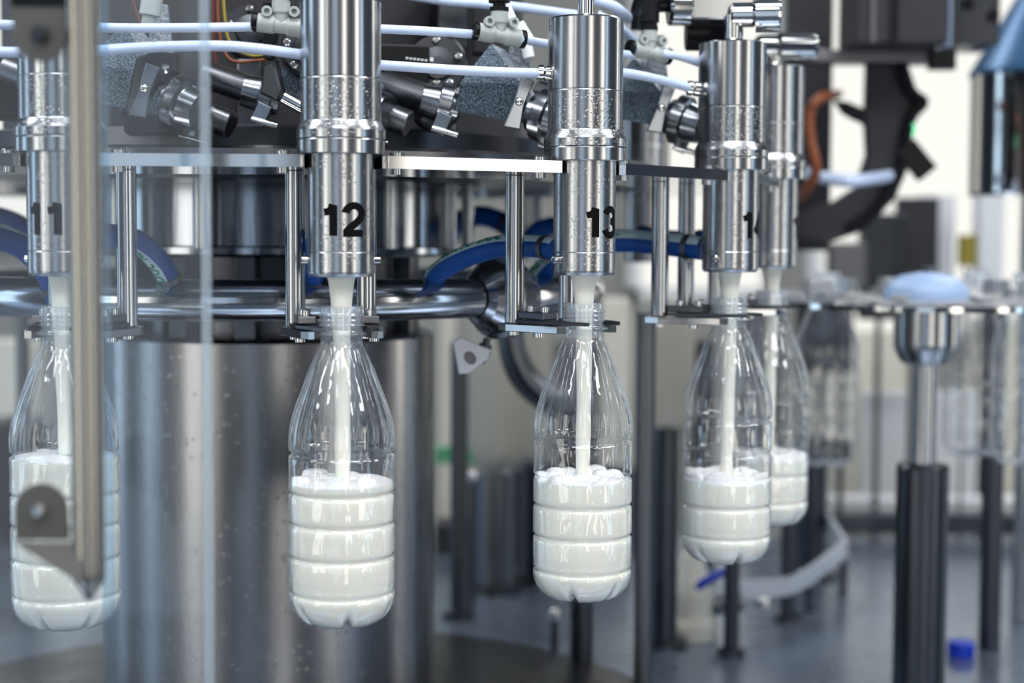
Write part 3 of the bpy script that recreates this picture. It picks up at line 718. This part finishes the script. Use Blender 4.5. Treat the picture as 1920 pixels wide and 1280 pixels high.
# black elbow and silver air fittings above valve 14
t = thing('black_elbow', 'black elbow hose fitting above the right-hand tee', 'pipe fitting', W(1208, 55, 1.47))
MB().tube(spline([Vector((0, 0, 0)), Vector((0, 0, .018)), Vector((.006, 0, .026)), Vector((.03, 0, .028)), Vector((.033, .0, .028))], 8), .012, n=28).build('elbow_body', 'black', t)
MB().lathe([(.013, 0), (.0145, .001), (.0145, .008), (.013, .009)], (.026, 0, .028), (1, 0, 0), n=28).build('union_ring', 'brightblue', t)
t = thing('silver_coupling', 'silver block coupling above the valve right of valve 13', 'pipe fitting', W(1355, 18, 1.46))
MB().lathe([(.014, -.05), (.017, -.047), (.017, -.031), (.015, -.029)], (0, 0, 0), (1, .1, 0), n=6).build('hex_nut', 'polished', t)
MB().box((.0, 0, 0.003), (.058, .03, .028), ch=.002).build('block', 'steel', t)
MB().lathe([(.011, .029), (.014, .031), (.014, .036), (.011, .037)], (0, 0, 0), (1, .1, 0), n=28).build('end_ring', 'polished', t)
t = thing('black_connector', 'black plug connector left of the silver coupling', 'connector', W(1330, 62, 1.50))
MB().cyl((-.022, 0, 0), (.018, 0, 0), .0165, n=28).build('plug', 'black', t)
MB().cyl((.018, 0, 0), (.03, 0, 0), .012, n=6).build('plug_nut', 'msteel', t)

# ------------------------------------------------------------------ diaphragm valve blocks with clamps behind each head
def vblock(k, px, py, lab, Y=None, sc=1.0):
    c = W(px, py, Y)
    t = thing('diaphragm_valve', lab, 'valve', c, 0, 'cast diaphragm valves on the carousel')
    S = sc
    # wedge shaped cast body: ridge on top, shading painted in as dark front, lighter right face
    A = [(-.036, -.010, -.028), (.030, -.014, -.040), (.042, .018, -.034), (-.020, .030, -.024)]
    B = [(-.032, -.010, -.004), (.020, -.014, -.006), (.043, .018, -.028), (-.016, .030, -.004)]
    rdg = [(-.006, .002, .030), (.006, .014, .026)]
    V = [Vector(v) * S for v in A + B + rdg]
    mbk = MB().add(V, [(0, 1, 5, 4), (3, 0, 4, 7), (2, 3, 7, 6), (0, 3, 2, 1), (4, 5, 8), (7, 4, 8, 9), (6, 7, 9)], False)
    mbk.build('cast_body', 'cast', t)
    MB().add(V, [(1, 2, 6, 5), (5, 6, 9, 8)], False).build('cast_lit_side', 'castlight', t)
    # clamps at both ends
    def clamp(cc, ax, r):
        cc = Vector(cc) * S; ax = Vector(ax).normalized()
        MB().lathe([(r * .72, -.012), (r * .8, -.006), (r, -.005), (r, .005), (r * .8, .006), (r * .7, .02)], cc, ax, n=36).build('clamp_ring', 'clampm', t)
        u, v = frame(ax); e = cc - v * r * .7 + u * r * .75 + Vector((0, 0, -.004))
        MB().box(e, (.012, .010, .018), M3=Matrix.Rotation(R_(25), 3, 'Y')).build('clamp_lug', 'clampm', t)
        MB().cyl(e + Vector((-.008, -.004, -.004)), e + Vector((.014, -.004, -.010)), .0028, n=14).build('clamp_screw', 'polished', t)
        return e
    e = clamp((.040, -.010, -.032), (1, -.45, -.35), .023)
    MB().prism([(-.006, .022), (.006, .022), (.004, .0), (.007, -.020), (-.007, -.022), (-.005, 0)], (Vector((.018, -.032, -.024)) * S), Vector((.94, .1, -.3)), Vector((.3, 0, .94)), .006, .001).build('wing_nut', 'clampm', t)
    MB().sphere(Vector((.018, -.036, -.022)) * S, .0036, n=16).build('wing_rivet', 'polished', t)
    clamp((-.046, .004, -.022), (-1, -.1, .25), .019)
    MB().cyl(Vector((.055, 0, -.038)) * S, Vector((.075, -.004, -.046)) * S, .0115, n=28).build('pipe_stub', 'msteel', t)
    MB().cyl(Vector((-.05, .004, -.020)) * S, Vector((-.10, .03, -.002)) * S, .0125, n=28).build('pipe_stub', 'msteel', t)
    MB().prism([(-.015, 0), (.012, -.0), (.006, .055), (-.004, .055)], (Vector((.018, .022, -.004)) * S), (1, 0, 0), (0, 0, 1), .008, .001).build('bracket', 'castlight', t)
vblock(13, 934, 148, 'speckled cast valve body with clamp, peaked under the tee before valve 13', 1.375)
vblock(14, 1200, 165, 'pale cast valve body with shiny clamp between valve 13 and its right neighbour', 1.50, .95)
vblock(11, 245, 118, 'speckled cast valve body at upper left seen through the clear sheet', 1.32, 1.1)
vblock(12, 600, 130, 'cast valve body mostly hidden behind valve 12, its black lever showing at left', 1.36)
t = thing('clamp_lever', 'black wedge-shaped clamp lever just left of valve 12', 'lever', W(512, 158, 1.30))
MB().prism([(-.010, -.006), (-.004, .016), (.006, .018), (.008, -.006), (.002, -.014)], (0, 0, 0), (.95, -.2, .2), (-.15, 0, 1), .014, .002).build('lever_arm', 'dsteel', t)
MB().cyl((.008, 0, -.010), (.03, 0, -.022), .0055, n=20).build('lever_pin', 'polished', t)

# actuators, posts and boxes in the dark behind
def boxthing(name, lab, cat, px0, px1, py0, py1, Y, depth, m, rz=0, ch=.002, grp=None, leg=False):
    a = W(px0, (py0 + py1) / 2, Y); b = W(px1, (py0 + py1) / 2, Y); mpx = (px0 + px1) / 2
    zt, zb = W(mpx, py0, Y).z, W(mpx, py1, Y).z
    t = thing(name, lab, cat, ((a.x + b.x) / 2, Y + depth / 2, zb), rz, grp)
    MB().box((0, 0, (zt - zb) / 2), (b.x - a.x, depth, zt - zb), ch=ch).build('body', m, t)
    if leg:
        z_ = (0 if Y > 2.93 else H + ZD) - zb
        for q in (0,): MB().cyl((0, depth * .3, z_), (0, depth * .3, .002), min(.006, (b.x - a.x) * .1)).build('leg', 'dsteel', t)
    return t, b.x - a.x, zt - zb
t, w_, h_ = boxthing('solenoid_box', 'black solenoid box with small white print right of valve 12', 'control box', 700, 795, 82, 215, 1.42, .05, 'black', R_(12))
mk = MB()
for i in range(6): mk.box((.002 + i * .0034, -.0254, h_ * .80 - i * .0003), (.0022, .0006, .0016))
mk.box((.028 - .004, -.0254, h_ * .79), (.0030, .0006, .0034)); mk.build('print', 'white', t)
MB().box((.012, -.026, .008), (.005, .003, .005)).build('button', 'msteel', t)
for (x0, x1, y0, y1, Y, d, m, lab, rz) in (
    (812, 868, -30, 90, 1.47, .04, 'dsteel', 'dark upright valve column above the round flange', .2),
    (805, 850, 70, 245, 1.50, .04, 'msteel', 'grey upright valve column between the black box and the cast valve', .1),
    (440, 486, 110, 260, 1.43, .04, 'msteel', 'pale upright column left of valve 12', .1),
    (492, 512, 0, 110, 1.36, .02, 'black', 'black upright bar behind the left tee', 0),
    (885, 925, -20, 100, 1.52, .03, 'graypaint', 'dark upright bar behind the middle tee', 0)):
    boxthing('valve_column', lab, 'machine column', x0, x1, y0, y1, Y, d, m, rz)
for (px, py, Y, r_, lab) in ((818, 122, 1.44, .028, 'dark round flange right of the black solenoid box'), (818, 195, 1.44, .024, 'dark round flange under the lower white tube'), (575, 95, 1.34, .022, 'dark ringed flange partly hidden by valve 12'), (470, 60, 1.45, .026, 'dark round flange behind the left tee')):
    t = thing('round_flange', lab, 'flange', W(px, py, Y), 0, 'dark round flanges')
    MB().lathe([(r_, -.008), (r_, .004), (r_ * .9, .007), (r_ * .55, .007), (r_ * .5, .012), (r_ * .2, .013)], (0, 0, 0), (.15, -1, .1), n=40).build('flange_disc', 'dsteel', t)
    for q in range(5):
        a_ = 2 * PI * q / 5 + .3
        MB().lathe([(.0035, 0), (.0035, .004), (.002, .005)], (r_ * .74 * math.cos(a_), -.007, r_ * .74 * math.sin(a_)), (.15, -1, .1), n=6).build('bolt', 'steel', t)
# cables
for (pts, m, lab) in ((((408, -20), (410, 40), (418, 90), (440, 115), (500, 112)), 'orange', 'orange cable hanging at the top left of the left tee'),
                      (((418, -20), (422, 35), (432, 80), (470, 104), (520, 100)), 'yellow', 'yellow cable hanging beside the orange one'),
                      (((400, -20), (400, 45), (404, 110), (412, 170)), 'red', 'red cable hanging left of the orange cable'),
                      (((245, -20), (252, 10), (262, 40), (275, 60)), 'red', 'thin red cable seen through the clear sheet')):
    P = [W(p[0], p[1], 1.40) for p in pts]; o = MB().tube([q - P[0] for q in spline(P, 8)], .0014, n=10).build('cable', m); o.location = P[0]; tag(o, lab, 'cable', 'thin coloured cables')
# dark modules on the left behind the sheet
for (x0, x1, y0, y1, Y, d, m, lab) in ((-60, 60, 100, 215, 1.36, .08, 'black', 'black machine block at the far upper left'), (225, 330, 215, 250, 1.36, .05, 'graypaint', 'low dark block on the carousel housing behind the clear sheet'),
                                        (215, 255, 135, 215, 1.40, .05, 'dsteel', 'dark block under the speckled valve at upper left'), (300, 350, 150, 225, 1.42, .04, 'graypaint', 'grey-brown block behind the clear sheet')):
    boxthing('machine_block', lab, 'machine block', x0, x1, y0, y1, Y, d, m, .15)
t = thing('clamp_plate', 'large dark tilted clamp half behind the clear sheet', 'clamp', W(278, 150, 1.31))
MB().prism([(-.020, -.024), (-.006, .018), (.010, .022), (.026, .018), (.026, .004), (.008, -.008), (-.004, -.022), (-.012, -.030)], (0, 0, 0), (1, -.1, .1), (-.1, 0, 1), .016, .002).build('clamp_half', 'dsteel', t)
MB().lathe([(.004, 0), (.004, .004), (.002, .005)], (.016, -.008, .008), (0, -1, 0), n=20).build('clamp_pin', 'polished', t)

# ------------------------------------------------------------------ guard post, hinge plates, clear sheet (foreground left)
YP = .885
top = W(157, -60, YP); bot = W(163, 1085, YP)
t = thing('guard_post', 'blurred upright steel guard post at the left, near the camera', 'post', (WX(160, YP), YP, bot.z - .006))
L = top.z - bot.z + .10
MB().lathe([(.0020, -.006), (.0050, .0), (.0090, .006), (.0092, .010), (.0092, L)], n=40).build('post', 'postm', t)
def plateXZ(t, cpx, cpy, rpx, drop, lab):
    c = W(cpx, cpy, YP) - t.location; r = rpx * YP / F_PX
    poly = [(r * math.cos(a), r * math.sin(a)) for a in [PI * i / 18 for i in range(19)]] + [(-r, -drop), (r * 1.1, -drop)]
    return c, r, poly
c, r, poly = plateXZ(t, 78, 955, 50, 0, '')
dr = 58 * YP / F_PX
poly = [(r * math.cos(PI * i / 18), r * math.sin(PI * i / 18)) for i in range(19)] + [(-r, -dr), (r * 1.05, -dr)]
MB().prism(poly, c, (1, 0, 0), (0, 0, 1), .003, .0004).build('hinge_plate', 'taupe', t)
tri = [(-r, 0.0), (r * 1.75, 0.0), (r * 1.75, -.022), (r * 1.3, -.020)]
MB().prism(tri, c + Vector((0, -.004, -dr - .0006)), (1, 0, 0), (0, .35, .94), .003, .0003).build('gusset', 'taupe', t)
MB().lathe([(.0042, 0), (.0042, .004), (.003, .006)], c + Vector((-.001, -.002, 0)), (0, -1, 0), n=24).build('bolt', 'polished', t)
c2 = W(75, 65, YP) - t.location
poly = [(r * math.cos(PI + PI * i / 18), r * math.sin(PI + PI * i / 18)) for i in range(19)] + [(r * 1.05, .015), (-r, .015)]
MB().prism(poly, c2, (1, 0, 0), (0, 0, 1), .003, .0004).build('hinge_plate', 'taupe', t)
MB().box(c2 + Vector((0, .006, .022)), (r * 2.1, .016, .014)).build('hinge_block', 'black', t)
MB().lathe([(.0048, 0), (.0048, .004), (.0035, .006)], c2 + Vector((.001, -.002, 0)), (0, -1, 0), n=24).build('bolt', 'dsteel', t)

YG = 1.0
xr = WX(396, YG); zt = H + .30; zb = H + ZD + .0
t = thing('clear_guard_sheet', 'clear plastic guard sheet at the left with a frosted upright edge', 'guard sheet', (xr - .2, YG, zb))
MB().box((-.003, 0, (zt - zb) / 2), (.394, .0045, zt - zb), ch=.0004).build('sheet', 'pane', t)
MB().box((.197, 0, (zt - zb) / 2), (.0058, .0046, zt - zb), ch=.0006).build('sheet_edge', 'paneedge', t)
e2 = WX(194, YG) - (xr - .2)
MB().box((e2, .004, (zt - zb) / 2), (.0075, .003, zt - zb), ch=.0006).build('edge_strip', clear('tinted_edge_strip', (.72, .84, .92), 1.45, .1, .03, .6, haze=.05), t)

# ------------------------------------------------------------------ right side: capper frame, star wheel, tank
t, w_, h_ = boxthing('steel_upright', 'wide grey-brown upright plate right of the rightmost valve', 'machine plate', 1478, 1560, -60, 470, 2.35, .03, 'graypaint')
t, w_, h_ = boxthing('mounting_rail', 'blurred horizontal steel rail across the upper right', 'rail', 1430, 1775, 93, 116, 2.2, .05, 'msteel')
MB().box((w_ / 2 - .008, -.03, .003), (.035, .02, .028)).build('end_bracket', 'black', t)
t, w_, h_ = boxthing('gearbox', 'dark grey gearbox with vertical grooves at the upper right', 'gearbox', 1608, 1782, -80, 80, 2.1, .12, 'graypaint')
MB().box((-.012, -.062, h_ / 2), (.010, .006, h_)).build('groove_bar', 'black', t)
MB().box((-.04, -.062, h_ / 2), (.006, .004, h_)).build('groove_bar', 'msteel', t)
MB().box((w_ / 2 + .004, -.02, h_ / 2), (.010, .03, h_)).build('side_trim', M['capteal'], t)
t, w_, h_ = boxthing('motor_box', 'dark blue motor box with two bolts at the top right', 'motor box', 1800, 1876, -80, 84, 2.2, .1, 'dsteel')
for dx, dz in ((-.017, .055), (.018, .040)): MB().lathe([(.009, 0), (.009, .006), (.006, .009)], (dx, -.05, dz), (0, -1, 0), n=6).build('bolt', 'black', t)
# curved guard: black rubber-edged bent arm
def polything(name, lab, cat, pts, Y, thick, m, pname):
    P = [W(x, y, Y) for x, y in pts]; c = sum(P, Vector()) / len(P)
    t = thing(name, lab, cat, (c.x, Y, c.z))
    MB().prism([(p.x - c.x, p.z - c.z) for p in P], (0, 0, 0), (1, 0, 0), (0, 0, 1), thick, .001).build(pname, m, t)
    return t
t = polything('curved_guard', 'large dark curved guard arm with black edge, upper right', 'machine guard',
          [(1625, 116), (1696, 116), (1712, 165), (1736, 192), (1706, 232), (1700, 300), (1676, 370), (1620, 430), (1550, 455), (1486, 440), (1486, 400), (1560, 380), (1605, 350), (1625, 290), (1622, 235), (1590, 205), (1565, 190), (1585, 192), (1622, 208)], 2.25, .03, 'graypaint', 'guard_plate')
ed = spline([W(x, y, 2.23) - t.location for x, y in ((1692, 118), (1694, 150), (1712, 178), (1730, 192), (1710, 216), (1700, 250), (1694, 300), (1674, 350), (1640, 395), (1590, 432))], 6)
MB().tube(ed, .0085, n=14).build('edge_seal', 'rubber', t)
MB().box(W(1717, 300, 2.23) - t.location, (.03, .02, .05), M3=Matrix.Rotation(R_(-40), 3, 'Y')).build('sensor', 'black', t)
led = MB().tube(spline([W(1713, 232, 2.2) - t.location, W(1716, 242, 2.2) - t.location, W(1712, 254, 2.2) - t.location], 5), .0012, n=8).build('indicator_light', 'led', t)
led['label'] = 'small green indicator light'
o = polything('rubber_finger', 'black rubber finger bridging the pale gap at the upper right', 'rubber part', [(1564, 188), (1585, 195), (1620, 206), (1622, 232), (1600, 224), (1580, 212)], 2.19, .02, 'rubber', 'finger')
airtube([W(1572, 176, 2.33), W(1555, 180, 2.15), W(1535, 185, 2.1), W(1518, 215, 2.1), W(1520, 262, 2.1), W(1530, 320, 2.1), W(1505, 365, 2.15), W(1495, 375, 2.34)], 'blurred orange tube curving in front of the grey-brown plate', .0068, 'orange tube', 'orange')
# tank
YT = 2.3; xc = WX(1990, YT)
t = thing('steel_tank', 'tall stainless tank with conical roof at the right edge', 'tank', (xc, YT + .05, WZ(362, YT)))
rt = WX(1990, YT) - WX(1836, YT); ht = WZ(132, YT) - WZ(362, YT)
MB().lathe([(rt * .97, 0), (rt, .004), (rt, ht)], n=72).build('tank_wall', 'polished', t)
MB().lathe([(rt * 1.02, ht), (rt * 1.02, ht + .006), (rt * .35, ht + .14), (rt * .3, ht + .16)], n=72, c=(0, 0, 0)).build('tank_roof', mat('tank_roof_blue', (.06, .16, .32), .3, .35), t)
for a_ in (-2.2, -1.2): MB().cyl((rt * .6 * math.cos(a_), rt * .6 * math.sin(a_), -(WZ(362, YT) - H - ZD)), (rt * .6 * math.cos(a_), rt * .6 * math.sin(a_), 0), .02).build('leg', 'steel', t)

# star wheel on its column
YS = 1.93; xs = WX(1738, YS)
zS = WZ(572, YS - .17)
t = thing('star_wheel', 'round steel star wheel table on a thick column at the right', 'star wheel', (xs, YS, H + ZD))
zr = zS - (H + ZD)
RS = .185
# scalloped discs
def starpoly(R1, n=12, depth=.03, hw=.34):
    P = []
    for i in range(n):
        a0 = 2 * PI * i / n
        for q in range(7):
            f = q / 6; a = a0 + 2 * PI / n * (f * .42); P.append((R1 * math.cos(a), R1 * math.sin(a)))
        for q in range(1, 8):
            f = q / 8; a = a0 + 2 * PI / n * (.42 + .58 * f); P.append(((R1 - depth * math.sin(PI * f)) * math.cos(a), (R1 - depth * math.sin(PI * f)) * math.sin(a)))
    return P
MB().lathe([(.06, zr - .006), (RS * .96, zr - .006), (RS * .96, zr), (.06, zr)], n=96).build('lower_disc', 'polished', t)
MB().prism(starpoly(RS), (0, 0, zr + .002), (1, 0, 0), (0, 1, 0), .004).build('star_disc', 'stardisc', t)
for i in range(12):
    a = 2 * PI * (i + .2) / 12
    MB().cyl((RS * .84 * math.cos(a), RS * .84 * math.sin(a), zr + .003), (RS * .84 * math.cos(a), RS * .84 * math.sin(a), zr + .010), .006, n=14).build('spacer', 'polished', t)
    MB().box((RS * .9 * math.cos(a), RS * .9 * math.sin(a), zr + .009), (.03, .016, .006), rz=a).build('star_gripper', 'stardisc', t)
    if math.sin(a) > -.35: MB().box((RS * .72 * math.cos(a), RS * .72 * math.sin(a), zr + .016), (.03, .02, .018), rz=a).build('gripper_cam', 'stardisc', t)
rD = 79 * YS / F_PX
MB().lathe([(rD * .98, zr + .003), (rD, zr + .007), (rD * .99, zr + .014), (rD * .88, zr + .023), (rD * .6, zr + .031), (rD * .2, zr + .035), (1e-5, zr + .0355)], n=64, sharp=False, cap=False).build('dome_cover', 'capteal', t)
MB().cyl((.002, 0, zr + .034), (.002, 0, zr + .042), .007, n=18).build('knob', 'msteel', t)
kx = YS / F_PX
MB().lathe([(.024, zr - .076), (.030, zr - .072), (.037, zr - .058), (.038, zr - .052), (.038, zr - .006)], n=48).build('hub', 'steel', t)
zslv = WZ(866, YS) - (H + ZD)
MB().cyl((0, 0, zslv), (0, 0, zr - .074), .0158, n=40).build('shaft', 'steel', t)
MB().lathe([(.031, 0), (.0315, .002), (.0315, zslv - .003), (.029, zslv)], n=48).build('column_sleeve', 'dsteel', t)
# empty bottles carried by the star wheel
for (px, Y, lab) in ((1552, 1.98, 'empty clear bottle hanging at the left side of the star wheel'), (1832, 2.08, 'empty clear bottle hanging at the right side of the star wheel'), (1925, 2.0, 'empty clear bottle cut by the right edge of the picture')):
    z = zS + .012 - .218
    t = thing('empty_bottle', lab, 'bottle', (WX(px, Y), Y, z), .3, 'empty bottles at the star wheel')
    pet(t)
# posts
def post(px, w_px, ytop, ybot, Y, m, lab, name='support_post', foot=True):
    x = WX(px, Y); zb = H + ZD if ybot is None else WZ(ybot, Y, px); zt = WZ(ytop, Y, px); r = w_px * Y / F_PX / 2
    t = thing(name, lab, 'post', (x, Y, zb), group='upright posts')
    MB().cyl((0, 0, 0), (0, 0, zt - zb), r, n=32, ch=.001).build('shaft', m, t)
    if foot: MB().lathe([(r * 1.8, 0), (r * 1.8, .008), (r, .010)], n=32).build('foot_flange', 'dsteel', t)
    return t
post(1871, 40, 572, None, 2.14, 'dsteel', 'dark upright post right of the star wheel column', foot=False)
post(1213, 36, 585, None, 1.86, 'msteel', 'long grey upright post between bottle 13 and its right neighbour')
post(1252, 50, 800, None, 2.15, 'dsteel', 'dark thick post just right of the long grey post')
post(862, 34, 640, None, 2.3, 'dsteel', 'dark upright post right of the central column')
post(1380, 30, 1040, None, 2.1, 'dsteel', 'short dark post below the bottle right of bottle 13')
post(1487, 30, 950, None, 2.3, 'dsteel', 'short dark post below the rightmost filling bottle')
post(1530, 56, 820, None, 2.6, 'dsteel', 'wide dark post right of the rightmost filling bottle')
post(930, 80, 880, None, 2.5, 'msteel', 'squat grey cylinder between the column and bottle 13')
post(1010, 56, 860, None, 2.55, 'dsteel', 'dark cylinder behind bottle 13 at its left')
post(1095, 44, 1120, None, 2.0, 'dsteel', 'short dark post under bottle 13')
post(40, 26, 560, None, 2.3, 'msteel', 'blurred post at the left edge')
for (x, y, Y, r, lab) in ((885, 893, 2.36, .009, 'small polished ball added for a bright highlight right of the dark post beside the column'), (1040, 1152, 2.1, .009, 'small polished ball added for a bright highlight low at the left of the post under bottle 13')):  # polished balls added only to give blurred bright highlights
    c = W(x, y, Y); t = thing('glint_ball', lab, 'handle', (c.x, c.y, H + ZD))
    MB().cyl((0, 0, 0), (0, 0, c.z - H - ZD), .005, n=14).build('stem', 'dsteel', t); MB().sphere((0, 0, c.z - H - ZD), r).build('ball', 'polished', t)
t, w_, h_ = boxthing('sensor_box', 'small black box on the wide dark post at right', 'sensor', 1560, 1596, 828, 866, 2.55, .04, 'black')
# beige hoppers and elbow
def hopper(px, w_px, yt, yb, Y, lab, m='beige'):
    r = w_px * Y / F_PX / 2; zb = WZ(yb, Y); zt = WZ(yt, Y); t = thing('hopper', lab, 'hopper', (WX(px, Y), Y, zb))
    MB().lathe([(r * .55, 0), (r * .85, .01), (r, .035), (r, zt - zb)], n=48, sharp=False).build('hopper_wall', m, t)
    MB().cyl((0, 0, -(zb - H - ZD)), (0, 0, 0), r * .45, n=28).build('outlet', 'dsteel', t)
hopper(955, 150, 560, 875, 2.7, 'blurred beige rounded hopper behind the clamp of the ring pipe')
hopper(1250, 110, 560, 812, 2.75, 'blurred beige rounded hopper behind the long grey post')
t = thing('duct_elbow', 'thick grey curved duct behind the neck of bottle 13', 'duct', W(960, 600, 2.0))
P = [W(x, y, 2.0) - t.location for x, y in ((958, 560), (958, 620), (968, 668), (994, 715), (1040, 752), (1110, 770))]
MB().tube(spline(P, 8), .0165, n=28).build('duct', 'msteel', t)
P = [W(x, y, 2.03) - t.location for x, y in ((940, 580), (942, 640), (958, 700), (990, 742), (1040, 778))]
MB().tube(spline(P, 8), .006, n=16).build('duct_rim', 'rubber', t)
t, w_, h_ = boxthing('green_strip', 'small blurred green plastic strip right of the central column', 'plastic strip', 815, 925, 838, 870, 2.9, .02, 'greenp', leg=True)
# base ring under the carousel
t = thing('pedestal', 'low dark round base of the carousel on the machine table', 'machine base', (CX, CY, H + ZD))
MB().lathe([(.47, 0), (.47, .012), (.45, .02), (.36, .022), (.34, .034), (.24, .036)], n=96).build('base_plate', 'dsteel', t)
# cream valve with blue handle, angled rail
t = thing('drain_valve', 'cream drain valve with a blue handle, low behind the bottle right of bottle 13', 'valve', (WX(1305, 2.2), 2.2, H + ZD))
MB().lathe([(.036, 0), (.036, .02), (.030, .03), (.030, .062), (.018, .10), (.012, .12)], n=36).build('valve_body', 'cream', t)
MB().tube(spline([Vector((.0, -.02, .07)), Vector((.02, -.025, .085)), Vector((.045, -.02, .095)), Vector((.055, -.0, .09))], 6), .006, n=14).build('handle', 'brightblue', t)
MB().cyl((.02, 0, .04), (.07, 0, .05), .014).build('outlet_pipe', 'msteel', t)
MB().cyl((-.01, 0, 0.0), (.10, 0, .0), .03, n=24).build('base_flange', 'dsteel', t) if False else None
t = thing('guide_rail', 'angled pale guide rail running low at right of the filling bottles', 'rail', (WX(1480, 2.35), 2.35, H + ZD))
P = [(W(x, y, Y)) - t.location for x, y, Y in ((1390, 1106, 2.25), (1480, 1098, 2.28), (1520, 1078, 2.34), (1585, 1028, 2.45), (1545, 965, 2.62))]
mbr = MB()
for a_, b_ in zip(P, P[1:]):
    d = b_ - a_; L = d.length; x_ = d.normalized(); z_ = Vector((0, 0, 1)); y_ = z_.cross(x_).normalized(); z_ = x_.cross(y_)
    mbr.box((a_ + b_) / 2, (L + .006, .006, .026), M3=Matrix((x_, y_, z_)).transposed())
mbr.build('rail_strip', 'rail', t)
for p in P[1:4]: MB().cyl((p.x, p.y + .01, 0), (p.x, p.y + .01, p.z), .006).build('rail_post', 'dsteel', t)
MB().sphere(W(1433, 1133, 2.2) - t.location, .011).build('rail_glint_ball', 'polished', t)  # polished sphere added for its blurred highlight
t = thing('bottle_cap', 'blue bottle cap lying on the machine table at lower right', 'bottle cap', (WX(1818, 2.1), 2.1, H + ZD))
mbc = MB().lathe([(.0165, 0), (.0170, .001), (.0170, .018), (.0155, .020)], n=48)
mbc.build('cap_shell', 'brightblue', t)
cb = MB()
for i in range(48):
    a = 2 * PI * i / 48; cb.box((.0171 * math.cos(a), .0171 * math.sin(a), .009), (.0008, .0008, .016), rz=a)
cb.build('grip_ribs', 'brightblue', t)
# back sill, pillars
t, w_, h_ = boxthing('back_sill', 'dark sill along the rear of the machine table', 'sill', 1500, 2400, 965, 1003, 2.9, .05, 'dsteel')
boxthing('sill_ledge', 'pale ledge behind the dark sill at lower right', 'ledge', 1560, 2400, 936, 958, 3.1, .05, 'white')
boxthing('back_panel', 'blurred light grey panel behind the star wheel column', 'panel', 1618, 1842, 735, 940, 3.4, .03, 'white', leg=True)
boxthing('back_panel', 'blurred beige cabinet between rightmost bottle and star wheel column', 'cabinet', 1560, 1700, 620, 936, 3.8, .2, 'cream', leg=True)
boxthing('back_panel', 'beige cabinet at the right edge behind the dark post', 'cabinet', 1855, 2100, 600, 936, 3.9, .2, 'cream', leg=True)
for (a, b, y0, y1, Y, m, lab) in ((1735, 1790, 365, 545, 3.2, 'white', 'blurred white pillar just right of the dome'), (1838, 1882, 365, 545, 3.1, 'white', 'blurred white pillar under the steel tank'),
                             (1560, 1625, 455, 540, 2.9, 'msteel', 'blurred pale box left of the star wheel dome'), (1620, 1700, 400, 600, 3.0, 'dsteel', 'dark blue-grey machine behind the star wheel, left part'), (1690, 1760, 370, 560, 3.1, 'graypaint', 'dark grey machine behind the star wheel, right part'),
                             (1500, 1600, 560, 700, 3.3, 'graypaint', 'dark machine block behind the empty bottle')):
    boxthing('background_machine', lab, 'machine part', a, b, y0, y1, Y, .06, m, leg=True)
t, w_, h_ = boxthing('yellow_knob', 'blurred yellow part between the white pillars', 'machine part', 1803, 1832, 440, 498, 2.9, .03, 'yellow', leg=True)
for (a, b, y0, Y, m, lab) in ((815, 905, 985, 2.78, 'graypaint', 'low dark block on the table right of the central column'), (960, 1075, 925, 2.82, 'dsteel', 'low dark block on the table behind bottle 13'),
                           (1120, 1190, 880, 2.8, 'graypaint', 'dark block between bottle 13 and the long grey post'), (1290, 1345, 960, 2.75, 'dsteel', 'low dark block under the bottle right of bottle 13')):
    yb = 449 + F_PX * .55 / Y * 1.0
    boxthing('background_machine', lab, 'machine part', a, b, y0, yb - 2, Y, .08, m)
# background clutter between column and bottle 13 / 14
for (a, b, y0, y1, Y, m, lab) in ((825, 850, 560, 1120, 3.2, 'cream', 'narrow cream upright right beside the central column'), (870, 905, 900, 1130, 3.0, 'cream', 'low cream upright behind the dark post'),
                             (1130, 1180, 560, 1000, 3.3, 'cream', 'cream upright seen right of bottle 13'), (1290, 1340, 640, 1000, 3.2, 'graypaint', 'dark upright behind the bottle right of bottle 13'),
                             (1040, 1130, 640, 980, 3.4, 'msteel', 'grey machine seen through bottle 13'), (-60, 60, 640, 780, 2.9, 'cream', 'pale greenish machine at the left edge'),
                             (-80, 70, 800, 1000, 2.9, 'graypaint', 'dark machine low at the left edge'), (1400, 1470, 560, 900, 3.4, 'msteel', 'grey machine seen through the right-hand bottles')):
    boxthing('background_machine', lab, 'machine part', a, b, y0, y1, Y, .08, m, leg=True)
